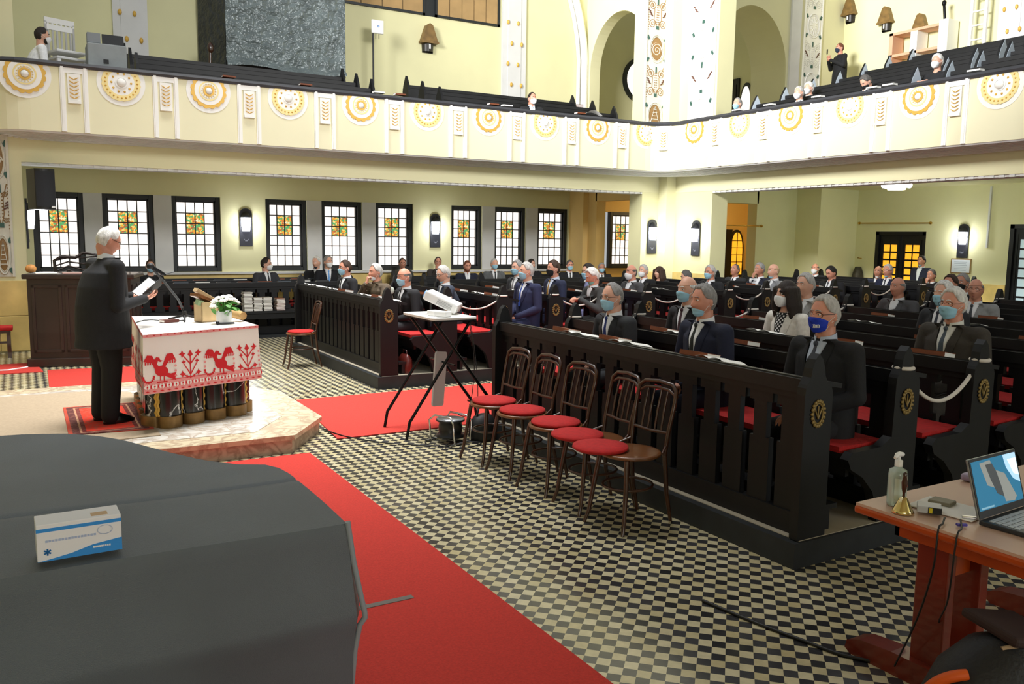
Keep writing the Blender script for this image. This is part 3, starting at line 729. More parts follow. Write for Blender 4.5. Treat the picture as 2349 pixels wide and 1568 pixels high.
def rug_mat():
    m = bpy.data.materials.new('oriental rug'); m.use_nodes = True; nt, N, L = nodes(m); b = N['Principled BSDF']; b.inputs['Roughness'].default_value = .95
    tc = N.new('ShaderNodeTexCoord'); sx = N.new('ShaderNodeSeparateXYZ'); L.new(tc.outputs['Generated'], sx.inputs[0])
    def dist(o, sc):
        a = N.new('ShaderNodeMath'); a.operation = 'SUBTRACT'; L.new(o, a.inputs[0]); a.inputs[1].default_value = .5
        q = N.new('ShaderNodeMath'); q.operation = 'ABSOLUTE'; L.new(a.outputs[0], q.inputs[0])
        e = N.new('ShaderNodeMath'); e.operation = 'SUBTRACT'; e.inputs[0].default_value = .5; L.new(q.outputs[0], e.inputs[1])
        f = N.new('ShaderNodeMath'); f.operation = 'MULTIPLY'; L.new(e.outputs[0], f.inputs[0]); f.inputs[1].default_value = sc; return f
    mn = N.new('ShaderNodeMath'); mn.operation = 'MINIMUM'; L.new(dist(sx.outputs[0], .62).outputs[0], mn.inputs[0]); L.new(dist(sx.outputs[1], 1.3).outputs[0], mn.inputs[1])
    r = N.new('ShaderNodeValToRGB'); r.color_ramp.interpolation = 'CONSTANT'; e = r.color_ramp.elements
    e[0].position = 0; e[0].color = lin('#b8402a'); e[1].position = .03; e[1].color = lin('#5a2a28')
    for p, c in ((.085, '#b98a6a'), (.1, '#6e2522'), (.13, '#d8341c')):
        x = e.new(p); x.color = lin(c)
    L.new(mn.outputs[0], r.inputs[0])
    v = N.new('ShaderNodeTexVoronoi'); v.inputs['Scale'].default_value = 26; L.new(tc.outputs['Object'], v.inputs['Vector'])
    r2 = N.new('ShaderNodeValToRGB'); r2.color_ramp.interpolation = 'CONSTANT'; r2.color_ramp.elements[0].color = (1, 1, 1, 1); r2.color_ramp.elements[1].position = .42; r2.color_ramp.elements[1].color = (0, 0, 0, 1); L.new(v.outputs['Distance'], r2.inputs[0])
    mx = N.new('ShaderNodeMix'); mx.data_type = 'RGBA'; mm = N.new('ShaderNodeMath'); mm.operation = 'MULTIPLY'; L.new(r2.outputs[0], mm.inputs[0]); mm.inputs[1].default_value = .45
    L.new(mm.outputs[0], mx.inputs[0]); L.new(r.outputs[0], mx.inputs[6]); mx.inputs[7].default_value = lin('#8a5a4a'); L.new(mx.outputs[2], b.inputs['Base Color']); return m
carpet('patterned_rug', [(.28, 7.72), (.93, 7.66), (.93, 8.95), (.29, 8.97)], .167, 'orange red patterned oriental rug under the standing speaker', rug_mat(), .008, 'rug')
tag(MB().box(1.36, 1.66, 3.79, 3.83, 0, .003).ob('tape_strip', mat('grey tape', '#6d6660', .6), loc=(0, 0, .009)), 'short grey tape strip across the dark red runner', 'tape')

# communion table
tq = [(.87, 7.55), (1.88, 7.95), (1.80, 9.0), (.97, 9.25)]
def shrink(p, d):
    c = Vector((sum(q[0] for q in p) / 4, sum(q[1] for q in p) / 4)); return [tuple(c + (Vector(q) - c) * (1 - d)) for q in p]
tab = empty('communion_table', (1.35, 8.4, .16), 0, 'black veined marble communion table on a gilded base on the platform', 'table')
def loc(p): return (p[0] - 1.35, p[1] - 8.4)
MB().prism([loc(p) for p in shrink(tq, .09)], .79, .832, 'z').ob('table_slab', M_bmarble, tab)
cols = MB(); ropes = MB(); base = MB()
q = [loc(p) for p in shrink(tq, .2)]
def scallop(a, b, n, mbm, z0, z1, bulge, m=0):
    a = Vector(a); b = Vector(b); t = (b - a); nn = Vector((t.y, -t.x)).normalized()
    for i in range(n):
        p0 = a + t * (i / n); p1 = a + t * ((i + 1) / n); c = (p0 + p1) / 2; r = t.length / n / 2
        pts = [(c + (-t.normalized() * math.cos(PI * k / 10) + nn * math.sin(PI * k / 10) * bulge) * r * .97) for k in range(11)]
        mbm.prism([(x.x, x.y) for x in pts], z0, z1, 'z', m, None, True)
for i, n in ((0, 4), (1, 4), (2, 4), (3, 5)):
    a, b = q[i], q[(i + 1) % 4]; scallop(a, b, n, cols, .1, .8, .75); scallop(a, b, n, base, 0, .1, 1.0)
    for k in range(n + 1):
        v = Vector(a).lerp(Vector(b), k / n); t = (Vector(b) - Vector(a)).normalized(); nn = Vector((t.y, -t.x)); v = v + nn * .012
        ropes.tube([(v.x + .006 * math.cos(j * 1.6), v.y + .006 * math.sin(j * 1.6), .1 + .7 * j / 40) for j in range(41)], .012, 6)
cols.prism(q, .1, .79, 'z').ob('marble_shafts', M_bmarble, tab); base.prism(q, 0, .1, 'z').ob('gilded_base', mat('worn bronze', '#8a6a3c', .45, .4, noise=(12, .25)), tab); ropes.ob('gilt_cord', M_gold, tab)

# embroidered cloth: draped skirt with the red pattern laid into the same mesh
M_cloth = mat('white linen', '#f3efe8', .9, bump=(300, .15)); M_emb = mat('red embroidery', '#d3242c', .9); M_embp = mat('pink woven band', '#ec9a98', .9)
cl = MB(); co = shrink(tq, -.03); zt, zb = 1.0, .50
def skirt_pt(side, s, h):
    a, b = Vector(co[side]), Vector(co[(side + 1) % 4]); t = (b - a); nn = Vector((t.y, -t.x)).normalized(); L_ = t.length
    p = a + t * s
    c = Vector((1.38, 8.44)); p = c + (p - c) * (1 + .035 * h); p = p + nn * (.014 * math.sin(s * 9 + side) * h * math.sin(PI * s))
    return p, nn, L_
for sd in range(4):
    cl.grid(lambda u, v: (*skirt_pt(sd, u, v)[0], zt - (zt - zb) * v), 28, 8, 0)
cl.grid(lambda u, v: (*(Vector(co[0]).lerp(Vector(co[1]), u).lerp(Vector(co[3]).lerp(Vector(co[2]), u), v)), zt), 6, 6, 0)
def deco(side, s, h, off=.003):
    p, nn, L_ = skirt_pt(side, s, h); p = p + nn * off; return (p.x, p.y, zt - (zt - zb) * h)
def quadpat(side, s0, s1, h0, h1, m):
    n = max(2, int((s1 - s0) * 24)); vs = []; fs = []
    for i in range(n + 1):
        s = s0 + (s1 - s0) * i / n; vs += [deco(side, s, h0), deco(side, s, h1)]
    for i in range(n): fs.append((2 * i, 2 * i + 2, 2 * i + 3, 2 * i + 1))
    cl.add(vs, fs, m)
def poly(side, s, h, pts, L_, m=1, off=.004):
    sc = 1.28 if h == .6 else 1.0
    k = [deco(side, s + p[0] * sc / L_, h - p[1] * sc / (zt - zb), off) for p in pts]; cl.add(k, [list(range(len(k)))], m)
BIRD_BODY = [(.045 * math.cos(R(q)) * .9 + .02 * math.sin(R(q)) + .012, .03 * math.sin(R(q)) - .018 * math.cos(R(q)) - .012) for q in range(0, 360, 20)]
BIRD_NECK = [(-.03, -.005), (-.045, .03), (-.04, .065), (-.022, .083), (-.002, .078), (.004, .062), (.022, .055), (.004, .048), (-.012, .055), (-.018, .035), (.0, .012)]
BIRD_TAIL = [(.03, -.02), (.075, -.035), (.115, -.03), (.108, -.045), (.12, -.055), (.104, -.065), (.11, -.082), (.08, -.07), (.03, -.045)]
WING_L = [(-.11, .06), (-.085, .1), (-.05, .095), (-.012, .012), (-.03, .0), (-.05, .045)]; WING_R = [(.01, .01), (.03, .0), (.06, .05), (.11, .06), (.09, .1), (.05, .098)]
def rect(x0, x1, y0, y1): return [(x0, y0), (x1, y0), (x1, y1), (x0, y1)]
for sd in (0, 3, 1, 2):
    L_ = (Vector(co[(sd + 1) % 4]) - Vector(co[sd])).length; H = zt - zb
    quadpat(sd, .0, 1, -.0, .05, 2); quadpat(sd, 0, 1, .78, .995, 2)
    quadpat(sd, 0, 1, .79, .8, 1)
    n = int(L_ / .06)
    for i in range(n):      # border scrolls
        s = (i + .5) / n; dx = .028
        poly(sd, s, .88, [(-dx, .0), (-dx * .4, .022), (0, .008), (dx * .4, .022), (dx, 0), (dx * .4, -.022), (0, -.008), (-dx * .4, -.022)], L_, 0, .005)
        poly(sd, s + .5 / n, .88, [(-.008, 0), (0, .018), (.008, 0), (0, -.018)], L_, 1, .006); poly(sd, s, .88, rect(-.007, .007, -.007, .007), L_, 1, .007)
        poly(sd, s, .96, [(-.02, 0), (0, .007), (.02, 0), (0, -.007)], L_, 1, .005)
        poly(sd, s, .022, rect(-.008, .008, -.004, .004), L_, 1, .005)
    m = 5 if L_ > 1.2 else 4
    for i in range(m):
        s = (i + .5) / m; h = .6
        if i % 2 == 0:
            poly(sd, s, h, BIRD_BODY, L_); poly(sd, s, h, BIRD_NECK, L_); poly(sd, s, h, BIRD_TAIL, L_); poly(sd, s, h, WING_L, L_); poly(sd, s, h, WING_R, L_)
            for k in range(5): poly(sd, s, h, rect(-.1 + .016 * k, -.09 + .016 * k, .035, .055), L_); poly(sd, s, h, rect(.035 + .016 * k, .045 + .016 * k, .035, .06), L_)
            poly(sd, s, h, rect(.0, .008, -.075, -.04), L_); poly(sd, s, h, rect(.025, .033, -.08, -.045), L_); poly(sd, s, h, rect(-.02, .05, -.088, -.08), L_)
            for k in range(9): a = PI + PI * k / 8; poly(sd, s, h, [(-.075 + .035 * math.cos(a) + dx, -.045 + .035 * math.sin(a) + dy) for dx, dy in ((-.007, -.007), (.007, -.007), (.007, .007), (-.007, .007))], L_)
        else:
            poly(sd, s, h, rect(-.004, .004, -.085, .1), L_); poly(sd, s, h, [(-.02, .075), (0, .11), (.02, .075), (0, .06)], L_)
            for sg in (-1, 1):
                for (x, y, r) in ((.06, .085, .026), (.05, .03, .018), (.06, -.05, .024), (.025, -.07, .012)):
                    poly(sd, s, h, [(sg * x + r * math.cos(R(a)) * (1 if (a // 45) % 2 == 0 else .45), y + r * math.sin(R(a)) * (1 if (a // 45) % 2 == 0 else .45)) for a in range(0, 360, 45)][::1], L_)
                poly(sd, s, h, [(0, -.05), (sg * .05, .025), (sg * .054, .02), (sg * .004, -.06)], L_); poly(sd, s, h, [(0, .02), (sg * .055, .08), (sg * .06, .075), (sg * .004, .01)], L_); poly(sd, s, h, [(0, -.075), (sg * .055, -.05), (sg * .058, -.056), (0, -.083)], L_)
        for k in range(4):
            poly(sd, (i + 1) / m if i < m - 1 else .985, .48 + .085 * k, [(.011 * math.cos(R(a)), .011 * math.sin(R(a))) for a in range(0, 360, 45)], L_, 2)
o = cl.ob('embroidered_tablecloth', [M_cloth, M_emb, M_embp]); o.location.z = .0
tag(o, 'white linen cloth with red folk embroidery draped over the marble table', 'tablecloth')

# things on the table
TZ = 1.003
mic = empty('table_microphone', (1.36, 8.62, TZ), 0, 'black gooseneck microphone on a low tripod stand on the white cloth', 'microphone')
m = MB()
for a in (20, 140, 260): m.tube([(0, 0, .05), (.17 * math.cos(R(a)), .17 * math.sin(R(a)), .008)], .011, 6)
m.tube([(0, 0, .03), (0, 0, .09)], .02, 10); m.ob('tripod_base', M_black, mic)
MB().tube([(0, 0, .05), (-.04, 0, .17)], .009, 8).ob('stand_pole', M_blackm, mic)
MB().tube([(-.02, 0, .12), (-.05, 0, .2), (-.17, 0, .37), (-.27, 0, .5)], .011, 8).tube([(-.08, 0, .47), (-.2, 0, .44)], .006, 6).ob('boom_arm', mat('grey metal', '#55585c', .4, .5), mic)
MB().tube([(-.16, 0, .44), (-.22, 0, .48), (-.27, 0, .51)], [.012, .017, .02], 10).ob('microphone_body', M_blackm, mic)
MB().ell((-.29, 0, .525), (.036, .03, .03), 14, 10).ob('foam_head', M_black, mic)
tag(MB().tube([(1.36, 8.6, TZ + .004), (1.2, 8.55, TZ + .004), (1.08, 8.75, TZ + .004), (1.0, 8.72, TZ + .004), (.94, 8.6, TZ + .004), (.90, 8.5, TZ + .004)], .005, 6).ob('cable', M_cord), 'thin black microphone cable lying across the white cloth', 'cable')
book((1.2, 8.5, TZ), .1, .15, .025, mat('red brown bookcloth', '#5a2a22', .6), 'small red edged prayer book lying on the white cloth', None, 'prayer_book', 'book', R(112), 0)
MB().tube([(0, -.06, .012), (0, .0, .012), (0, .075, .012)], [.011, .014, .017], 8)
hm = empty('hand_microphone', (1.63, 8.06, TZ), R(95), 'small black hand microphone lying in front of the flower pot', 'microphone')
MB().tube([(0, -.08, .014), (0, .06, .014)], [.009, .013], 8).ob('handle', M_plast, hm); MB().ell((0, .075, .018), .018, 10, 8).ob('grille', M_blackm, hm)
pot = empty('flower_pot', (1.645, 8.2, TZ), 0, 'white round pot with white flowers on the table corner', 'flower pot')
MB().lathe([(0, 0), (.062, 0), (.07, .02), (.072, .115), (.066, .115), (.064, .1), (0, .095)], n=24).ob('pot', M_whitep, pot)
rf = random.Random(5); lv = MB(); fw_ = MB()
for i in range(34):
    a = rf.uniform(0, 2 * PI); r = rf.uniform(.02, .12); z = .13 + rf.uniform(0, .1) - r * .3
    T = Matrix.Translation((r * math.cos(a), r * math.sin(a), z)) @ Euler((rf.uniform(-1, 1), rf.uniform(-.9, .9), a)).to_matrix().to_4x4()
    lv.grid(lambda u, v: ((v - .5) * .085, (u - .5) * .045 * math.sin(PI * v), .012 * math.sin(PI * v)), 4, 6, 0, True, T)
for i in range(8): a = rf.uniform(0, 6.28); lv.tube([(0, 0, .1), (.06 * math.cos(a), .06 * math.sin(a), .2)], .003, 5)
lv.ob('foliage', mat('leaf green', '#4d8b35', .6, noise=(20, .3)), pot)
for i, (x, y, z) in enumerate(((0, 0, .245), (.05, .01, .25), (-.04, .02, .235), (.085, -.02, .22), (-.085, -.02, .21), (-.08, .03, .18), (.12, .02, .19), (.03, -.05, .225), (-.02, -.06, .215), (-.1, -.04, .165))):
    b = MB()
    for k in range(3):
        for q in range(6):
            a = q * PI / 3 + k * .5; rr = .012 + .008 * k
            b.ell((x + rr * math.cos(a), y + rr * math.sin(a), z + .012 - .006 * k), (.012, .012, .009), 7, 5)
    b.ell((x, y, z + .012), .012, 8, 6); b.ob('white_blossom', mat('white petals', '#f7f6ef', .7), pot)
bx = empty('wooden_gift_crate', (1.53, 8.44, TZ), R(20), 'open pale wooden crate with loose board lids behind the flower pot', 'crate')
M_pine = mat('pale wood', '#c9ae83', .6, noise=(5, .15), stretch=(1, 1, .2))
MB().box(-.09, .09, -.07, -.06, 0, .19).box(-.09, .09, .06, .07, 0, .19).box(-.09, -.08, -.07, .07, 0, .19).box(.08, .09, -.07, .07, 0, .19).box(-.09, .09, -.07, .07, 0, .01).ob('crate_walls', M_pine, bx)
MB().cb((-.06, -.02, .235), (.2, .1, .03), (0, .35, .3)).ob('lid_board', M_bent2, bx, bevel=.004); MB().cb((.02, .02, .24), (.26, .09, .035), (0, .55, -.1)).ob('lid_board', M_pine, bx, bevel=.004)
MB().cb((-.1, -.05, .19), (.07, .04, .05), (.3, .2, .3)).ob('green_sprig', mat('dull green', '#8aa07a', .8), bx)
tag(MB().tube([(1.78, 8.42, TZ + .07), (1.84, 8.28, TZ + .055)], [.045, .04], 10).ob('paper_roll', mat('kraft paper', '#b6935f', .8)), 'rolled brown kraft paper standing behind the flower pot', 'paper roll')

# pulpit
pu = empty('pulpit', (.07, 13.05, 0), R(-15), 'tall dark walnut panelled pulpit behind the standing speaker', 'pulpit')
Wp, Dp = 1.29, .8
MB().box(0, Wp, 0, Dp, .12, 1.2).ob('body', M_walnut, pu)
MB().box(-.04, Wp + .04, -.04, Dp + .04, 0, .12).ob('plinth', M_walnut, pu, bevel=.01)
MB().box(-.05, Wp + .05, -.05, Dp + .05, 1.2, 1.265).ob('top_board', M_walnut, pu, bevel=.012)
m = MB()
for i in range(3):
    a = .05 + .41 * i
    for x0, x1, z0, z1 in ((a, a + .37, .2, .24), (a, a + .37, 1.08, 1.12), (a, a + .04, .2, 1.12), (a + .33, a + .37, .2, 1.12)): m.box(x0, x1, -.015, 0, z0, z1)
for i in range(2):
    a = .05 + .37 * i
    for y0, y1, z0, z1 in ((a, a + .33, .2, .24), (a, a + .33, 1.08, 1.12), (a, a + .04, .2, 1.12), (a + .29, a + .33, .2, 1.12)): m.box(Wp, Wp + .015, y0, y1, z0, z1)
m.ob('panel_moulding', M_walnut, pu, bevel=.004)
tag(MB().box(.18, .44, 12.98, 13.22, 1.268, 1.28).ob('paper_sheaf', M_paper), 'white paper sheaf lying on the pulpit top', 'papers')
tag(MB().box(.5, .75, 12.95, 13.12, 1.268, 1.285).ob('paper_sheaf', mat('pinkish paper', '#cfa9a0', .8)), 'pinkish papers lying on the middle of the pulpit top', 'papers')
tag(MB().ell((.13, 13.25, 1.33), (.07, .07, .06), 14, 8).ob('basket', mat('wicker orange', '#c98b4a', .7, noise=(40, .3))), 'small orange wicker basket on the left pulpit corner', 'basket')
cc = empty('carved_armchair', (.72, 14.0, 0), 0, 'dark carved lattice-back chair standing behind the pulpit', 'chair')
m = MB(); m.tube([(-.26, 0, 1.0), (-.28, 0, 1.42), (-.2, 0, 1.47), (0, 0, 1.46), (.1, 0, 1.53), (.3, 0, 1.5), (.28, 0, 1.0)], .022, 8)
for i in range(5): m.tube([(-.27, 0, 1.1 + .08 * i), (-.1, 0, 1.22 + .06 * i), (.1, 0, 1.1 + .09 * i), (.28, 0, 1.2 + .07 * i)], .012, 6)
m.ob('carved_back', M_walnut, cc)
MB().box(-.3, .3, -.5, .0, .42, .5).ob('seat', M_walnut, cc)
for x in (-.27, .27):
    for y in (-.46, -.02): MB().tube([(x, y, 0), (x, y, 1.0 if y > -.1 else .42)], .024, 8).ob('leg', M_walnut, cc)
bn = empty('red_topped_bench', (-.55, 14.3, 0), 0, 'dark low bench with red top against the ochre wall at far left', 'bench')
MB().box(-.45, .42, -.17, .17, .4, .455).ob('red_seat', M_redcloth, bn, bevel=.015)
MB().box(-.42, .39, -.14, .14, .36, .4).box(-.4, .37, -.02, .02, .2, .23).ob('seat_rail', M_bent, bn)
for x in (-.4, .36):
    for y in (-.12, .12): MB().box(x - .025, x + .025, y - .025, y + .025, 0, .36).ob('leg', M_bent, bn)
tag(MB().tube([(-1.2, 13.05, .012), (-.6, 12.85, .012), (-.2, 12.82, .012), (0.0, 12.98, .012), (.06, 13.1, .012)], .014, 6).ob('cable', M_whitep), 'white cable curving over the red carpet at far left', 'cable')

# bentwood chairs: seat faces -x
def bent_chair(T, rz, label, cushion_off=(0, 0), worn=False):
    root = empty('bentwood_chair', T, rz, label, 'chair', 'bentwood chairs with red cushions')
    MW = M_bent
    seat = MB(); seat.lathe([(0, .455), (.17, .455), (.2, .462), (.205, .472), (.2, .482), (.185, .484), (0, .478)], n=32).ob('seat', M_bent2 if not worn else M_bent, root)
    MB().lathe([(0, .0), (.17, .0), (.185, .012), (.18, .026), (.1, .034), (0, .036)], n=28).ob('seat_cushion', M_redcloth, root, loc=(cushion_off[0], cushion_off[1], .483))
    for s in (-1, 1):
        MB().tube([(-.15, s * .12, .46), (-.17, s * .14, .3), (-.2, s * .16, .08), (-.225, s * .175, 0)], [.017, .016, .013, .012], 8).ob('leg', MW, root)
    hp = []
    for s in (-1, 1): MB().tube([(.25, s * .15, 0), (.2, s * .15, .2), (.17, s * .15, .46)], [.012, .015, .016], 8).ob('leg', MW, root)
    bk = [(.17, -.15, .46), (.19, -.155, .6), (.23, -.165, .78), (.25, -.16, .87), (.262, -.12, .905), (.268, 0, .915), (.262, .12, .905), (.25, .16, .87), (.23, .165, .78), (.19, .155, .6), (.17, .15, .46)]
    MB().tube(bk, .014, 8).tube([(.25, -.168, .83), (.256, -.1, .868), (.26, 0, .875), (.256, .1, .868), (.25, .168, .83)], .012, 8).ob('back_bow', MW, root)
    m = MB(); m.tube([(.192, -.155, .6), (.2, 0, .59), (.192, .155, .6)], .011, 8)
    for y in (-.085, -.03, .03, .085): m.tube([(.198, y, .595), (.225, y, .74), (.258, y, .872)], [.007, .009, .006], 6)
    m.ob('back_spindles', MW, root)
    MB().tube([(.17 * math.cos(2 * PI * i / 24) - .01, .155 * math.sin(2 * PI * i / 24), .26) for i in range(24)], .009, 6, 0, True).ob('stretcher_hoop', MW, root)
    for s in (-1, 1): MB().tube([(.18, s * .15, .52), (.1, s * .19, .485)], .009, 6).ob('seat_brace', MW, root)
    return root
bc = ['bentwood chair farthest left of the five lined up against the black barrier', 'second bentwood chair from the left in the row of five by the barrier', 'third and middle bentwood chair of the row of five by the barrier',
      'fourth bentwood chair of the row of five, red cushion pushed forward', 'rightmost bentwood chair of the row of five, cushion slipped off its wooden seat']
for i, (x, y, off) in enumerate(((3.36, 6.02, (0, 0)), (3.37, 5.58, (0, 0)), (3.37, 5.1, (0, 0)), (3.38, 4.62, (-.1, .07)), (3.37, 4.22, (-.13, .14)))):
    bent_chair((x, y, 0), R([4, 2, 6, -3, 8][i]), bc[i], off)
o = bent_chair((3.36, 11.6, 0), R(-4), 'lone bentwood chair with red cushion beside the left black barrier')

# projector on its folding trolley
tr = empty('projector_trolley', (3.42, 7.22, 0), 0, 'folding trolley with white top and crossed black legs on the red carpet', 'table')
def rrect(x0, x1, y0, y1, r, k=5):
    p = []
    for cx, cy, a0 in ((x1 - r, y1 - r, 0), (x0 + r, y1 - r, 90), (x0 + r, y0 + r, 180), (x1 - r, y0 + r, 270)):
        for i in range(k + 1): a = R(a0 + 90 * i / k); p.append((cx + r * math.cos(a), cy + r * math.sin(a)))
    return p
MB().prism(rrect(-.23, .23, -.36, .36, .05), 1.09, 1.11, 'z').ob('table_top', mat('white laminate', '#e9e8e4', .35), tr)
MB().prism(rrect(-.225, .225, -.355, .355, .05), 1.075, 1.09, 'z').ob('top_rim', M_blackm, tr)
for y in (-.3, .24):
    for s in (-1, 1):
        yy = y + .03 * s
        MB().tube([(s * .2, yy, 1.075), (-s * .42, yy, .16), (-s * .45, yy, .0)] if s > 0 else [(s * .2, yy, 1.075), (-s * .5, yy, .16), (-s * .53, yy, .0)], .015, 8).ob('leg', M_blackm, tr)
MB().tube([(.44, -.3, .2), (.44, .24, .2)], .011, 8).tube([(.02, -.3, .66), (.02, .24, .66)], .009, 8).ob('cross_rod', M_blackm, tr)
T = Matrix.Translation((-.02, -.05, .5)) @ Euler((R(90), R(8), R(36))).to_matrix().to_4x4()
MB().prism(rrect(-.11, .11, -.26, .26, .03), -.008, .008, 'z', 0, T).ob('folded_side_shelf', mat('pale grey laminate', '#c9c9cb', .4), tr)
pj = empty('video_projector', (3.5, 7.3, 1.112), R(-38), 'white video projector tipped up on books on the trolley', 'projector')
T = Matrix.Translation((0, 0, .115)) @ Euler((0, R(24), 0)).to_matrix().to_4x4()
MB().box(-.17, .17, -.13, .13, -.045, .045, 0, T).ob('casing', M_whitep, pj, bevel=.014)
m = MB()
for q in (-.1315, .1315):
    for i in range(14): m.box(-.03 + .011 * i, -.025 + .011 * i, q - .001, q + .001, -.03, .02, 0, T)
m.ob('vent_slots', mat('grey vent', '#a9a9a9', .6), pj)
TL = T @ Matrix.Translation((-.17, -.06, 0)) @ Euler((0, R(-90), 0)).to_matrix().to_4x4()
MB().lathe([(0, .004), (.032, .004), (.034, .012), (.04, .012), (.04, -.01)], n=18, T=TL).ob('lens', mat('blue lens glass', '#7fb0ea', .1), pj)
MB().tube([(-.12, 0, 0), (-.12, 0, .14)], .012, 8).ob('foot', M_plast, pj)
for i, (x, y, rz) in enumerate(((3.33, 7.12, .2), (3.36, 7.0, .5))):
    tag(MB().cb((0, 0, .025), (.1, .12, .05)).ob('white_adapter', M_whitep, loc=(x, y, 1.111), rz=rz, bevel=.008), ['white adapter box on the trolley nearest the projector', 'white adapter box at the near end of the trolley top'][i], 'adapter', 'white adapters on the trolley')
cr = empty('cable_reel', (3.3, 6.72, 0), R(20), 'black cable reel in a chrome frame on the floor by the trolley', 'cable reel')
MB().lathe([(.05, .05), (.13, .05), (.13, .065), (.1, .07), (.11, .13), (.1, .19), (.13, .195), (.13, .21), (.0, .21)], n=24).ob('drum', M_plast, cr)
MB().lathe([(0, .213), (.125, .213), (.125, .205)], n=24).ob('drum_face', mat('steel plate', '#b9bcc0', .3, .8), cr)
m = MB()
for s in (-1, 1): m.tube([(s * .1, -.15, .01), (s * .12, -.15, .2), (s * .1, -.1, .245), (s * .1, .1, .245), (s * .12, .15, .2), (s * .1, .15, .01)], .009, 8)
m.tube([(-.16, -.15, .012), (.16, -.15, .012)], .009, 8).tube([(-.16, .15, .012), (.16, .15, .012)], .009, 8).ob('chrome_frame', M_chrome, cr)
def cable(pts, r, label, name='cable', m=M_cord, group=None):
    P = [Vector(p) for p in pts]; out = []
    for i in range(len(P) - 1):
        p0, p1, p2, p3 = P[max(i - 1, 0)], P[i], P[i + 1], P[min(i + 2, len(P) - 1)]
        for k in range(6):
            t = k / 6; out.append(.5 * ((2 * p1) + (p2 - p0) * t + (2 * p0 - 5 * p1 + 4 * p2 - p3) * t * t + (3 * p1 - p0 - 3 * p2 + p3) * t ** 3))
    out.append(P[-1]); return tag(MB().tube(out, r, 6).ob(name, m), label, 'cable', group)
cable([(3.58, 7.2, 1.11), (3.72, 7.2, 1.05), (3.74, 7.1, .6), (3.6, 6.95, .2), (3.42, 6.8, .22)], .004, 'thin black cable hanging from the projector to the reel')
cable([(3.6, 7.3, 1.11), (3.8, 7.35, 1.06), (3.82, 7.2, .55), (3.72, 7.0, .15), (3.5, 6.75, .1)], .004, 'second black cable hanging behind the trolley leg')
cable([(3.35, 6.6, .01), (3.15, 6.55, .012), (3.05, 6.7, .012), (3.2, 6.9, .012), (3.4, 6.62, .012), (3.5, 6.5, .012), (3.3, 6.4, .012), (3.15, 6.5, .012), (3.28, 6.62, .02), (3.5, 6.6, .012)], .006, 'tangle of black cable lying under the reel')
cable([(3.1, 6.6, .008), (2.9, 6.75, .012), (2.7, 6.95, .012), (2.5, 7.3, .014), (2.42, 7.65, .014)], .006, 'black cable crossing the tiles from the platform step to the reel')
bag = empty('equipment_bag', (3.6, 6.66, 0), R(20), 'black soft equipment bag on the floor behind the cable reel', 'bag')
bm_ = MB(); bm_.loft([((0, 0, 0), .13, .1), ((0, 0, .05), .15, .115), ((0, 0, .16), .14, .105), ((0, 0, .22), .1, .07), ((0, 0, .24), .05, .03)], 18); bm_.ob('bag_body', M_black, bag)
MB().tube([(-.09, 0, .2), (-.06, 0, .3), (.06, 0, .3), (.09, 0, .2)], .01, 8).ob('carry_strap', M_black, bag)
bb = empty('briefcase', (4.09, 9.62, .155), R(5), 'small red brown leather bag at the aisle end of the left pews', 'bag')
MB().loft([((0, 0, 0), .075, .12), ((0, 0, .04), .085, .13), ((0, 0, .17), .075, .12), ((0, 0, .22), .04, .09), ((0, 0, .235), .01, .07)], 18).ob('leather_body', mat('red brown leather', '#5a1d17', .35, noise=(15, .2)), bb)
MB().tube([(0, -.05, .22), (0, -.04, .28), (0, .04, .28), (0, .05, .22)], .008, 8).ob('handle', mat('dark leather', '#3a120e', .4), bb)

# grand piano under its cover
pn = empty('covered_grand_piano', (.1, 3.0, 0), 0, 'grand piano under a charcoal fabric cover in the foreground', 'piano')
M_cover = mat('charcoal cover cloth', '#565f67', .45, noise=(2.5, .12), bump=(420, .25))
M_bind = mat('silver seam highlight', '#8b949e', .4)
RB_ = [(2.38, .82), (2.6, .815), (2.84, .80), (3.0, .79), (3.08, .745), (3.13, .66), (3.25, .56), (3.42, .47), (3.57, .40), (3.72, .33), (3.85, .24), (3.96, .12), (4.03, -.05), (4.06, -.22)]
LB_ = [(2.38, -.68), (2.84, -.68), (3.2, -.68), (3.6, -.66), (3.86, -.58), (4.0, -.42), (4.06, -.22)]
def itp(T, y):
    for (y0, x0), (y1, x1) in zip(T, T[1:]):
        if y <= y1: return x0 + (x1 - x0) * max(0, y - y0) / (y1 - y0)
    return T[-1][1]
ys = [2.38, 2.4, 2.45, 2.55, 2.65, 2.74, 2.8, 2.83, 2.845, 2.86, 2.88, 2.93] + [2.93 + (4.055 - 2.93) * (i / 26) ** .8 for i in range(1, 27)]
def top_z(x, y):
    t = min(1, max(0, (2.85 - y) / .47)); z = 1.0 - .018 * t - .006 * math.exp(-((y - 2.845) / .012) ** 2)
    return z + .003 * math.sin(x * 5 + y * 3) + .004 * math.exp(-((x - .6) / .2) ** 2 - ((y - 2.95) / .1) ** 2) * math.sin(y * 60)
nc = 26; m = MB(); vs = []; fs = []
for y in ys:
    a_, b_ = itp(LB_, y), itp(RB_, y)
    for i in range(nc + 1): x = a_ + (b_ - a_) * i / nc; vs.append((x - .1, y - 3.0, top_z(x, y)))
n_ = nc + 1
for j in range(len(ys) - 1):
    for i in range(nc): fs.append((j * n_ + i, j * n_ + i + 1, (j + 1) * n_ + i + 1, (j + 1) * n_ + i))
loop = [i for i in range(nc)] + [j * n_ + nc for j in range(len(ys) - 1)] + [(len(ys) - 1) * n_ + i for i in range(nc, 0, -1)] + [j * n_ for j in range(len(ys) - 1, 0, -1)]
prev = loop; K = len(loop)
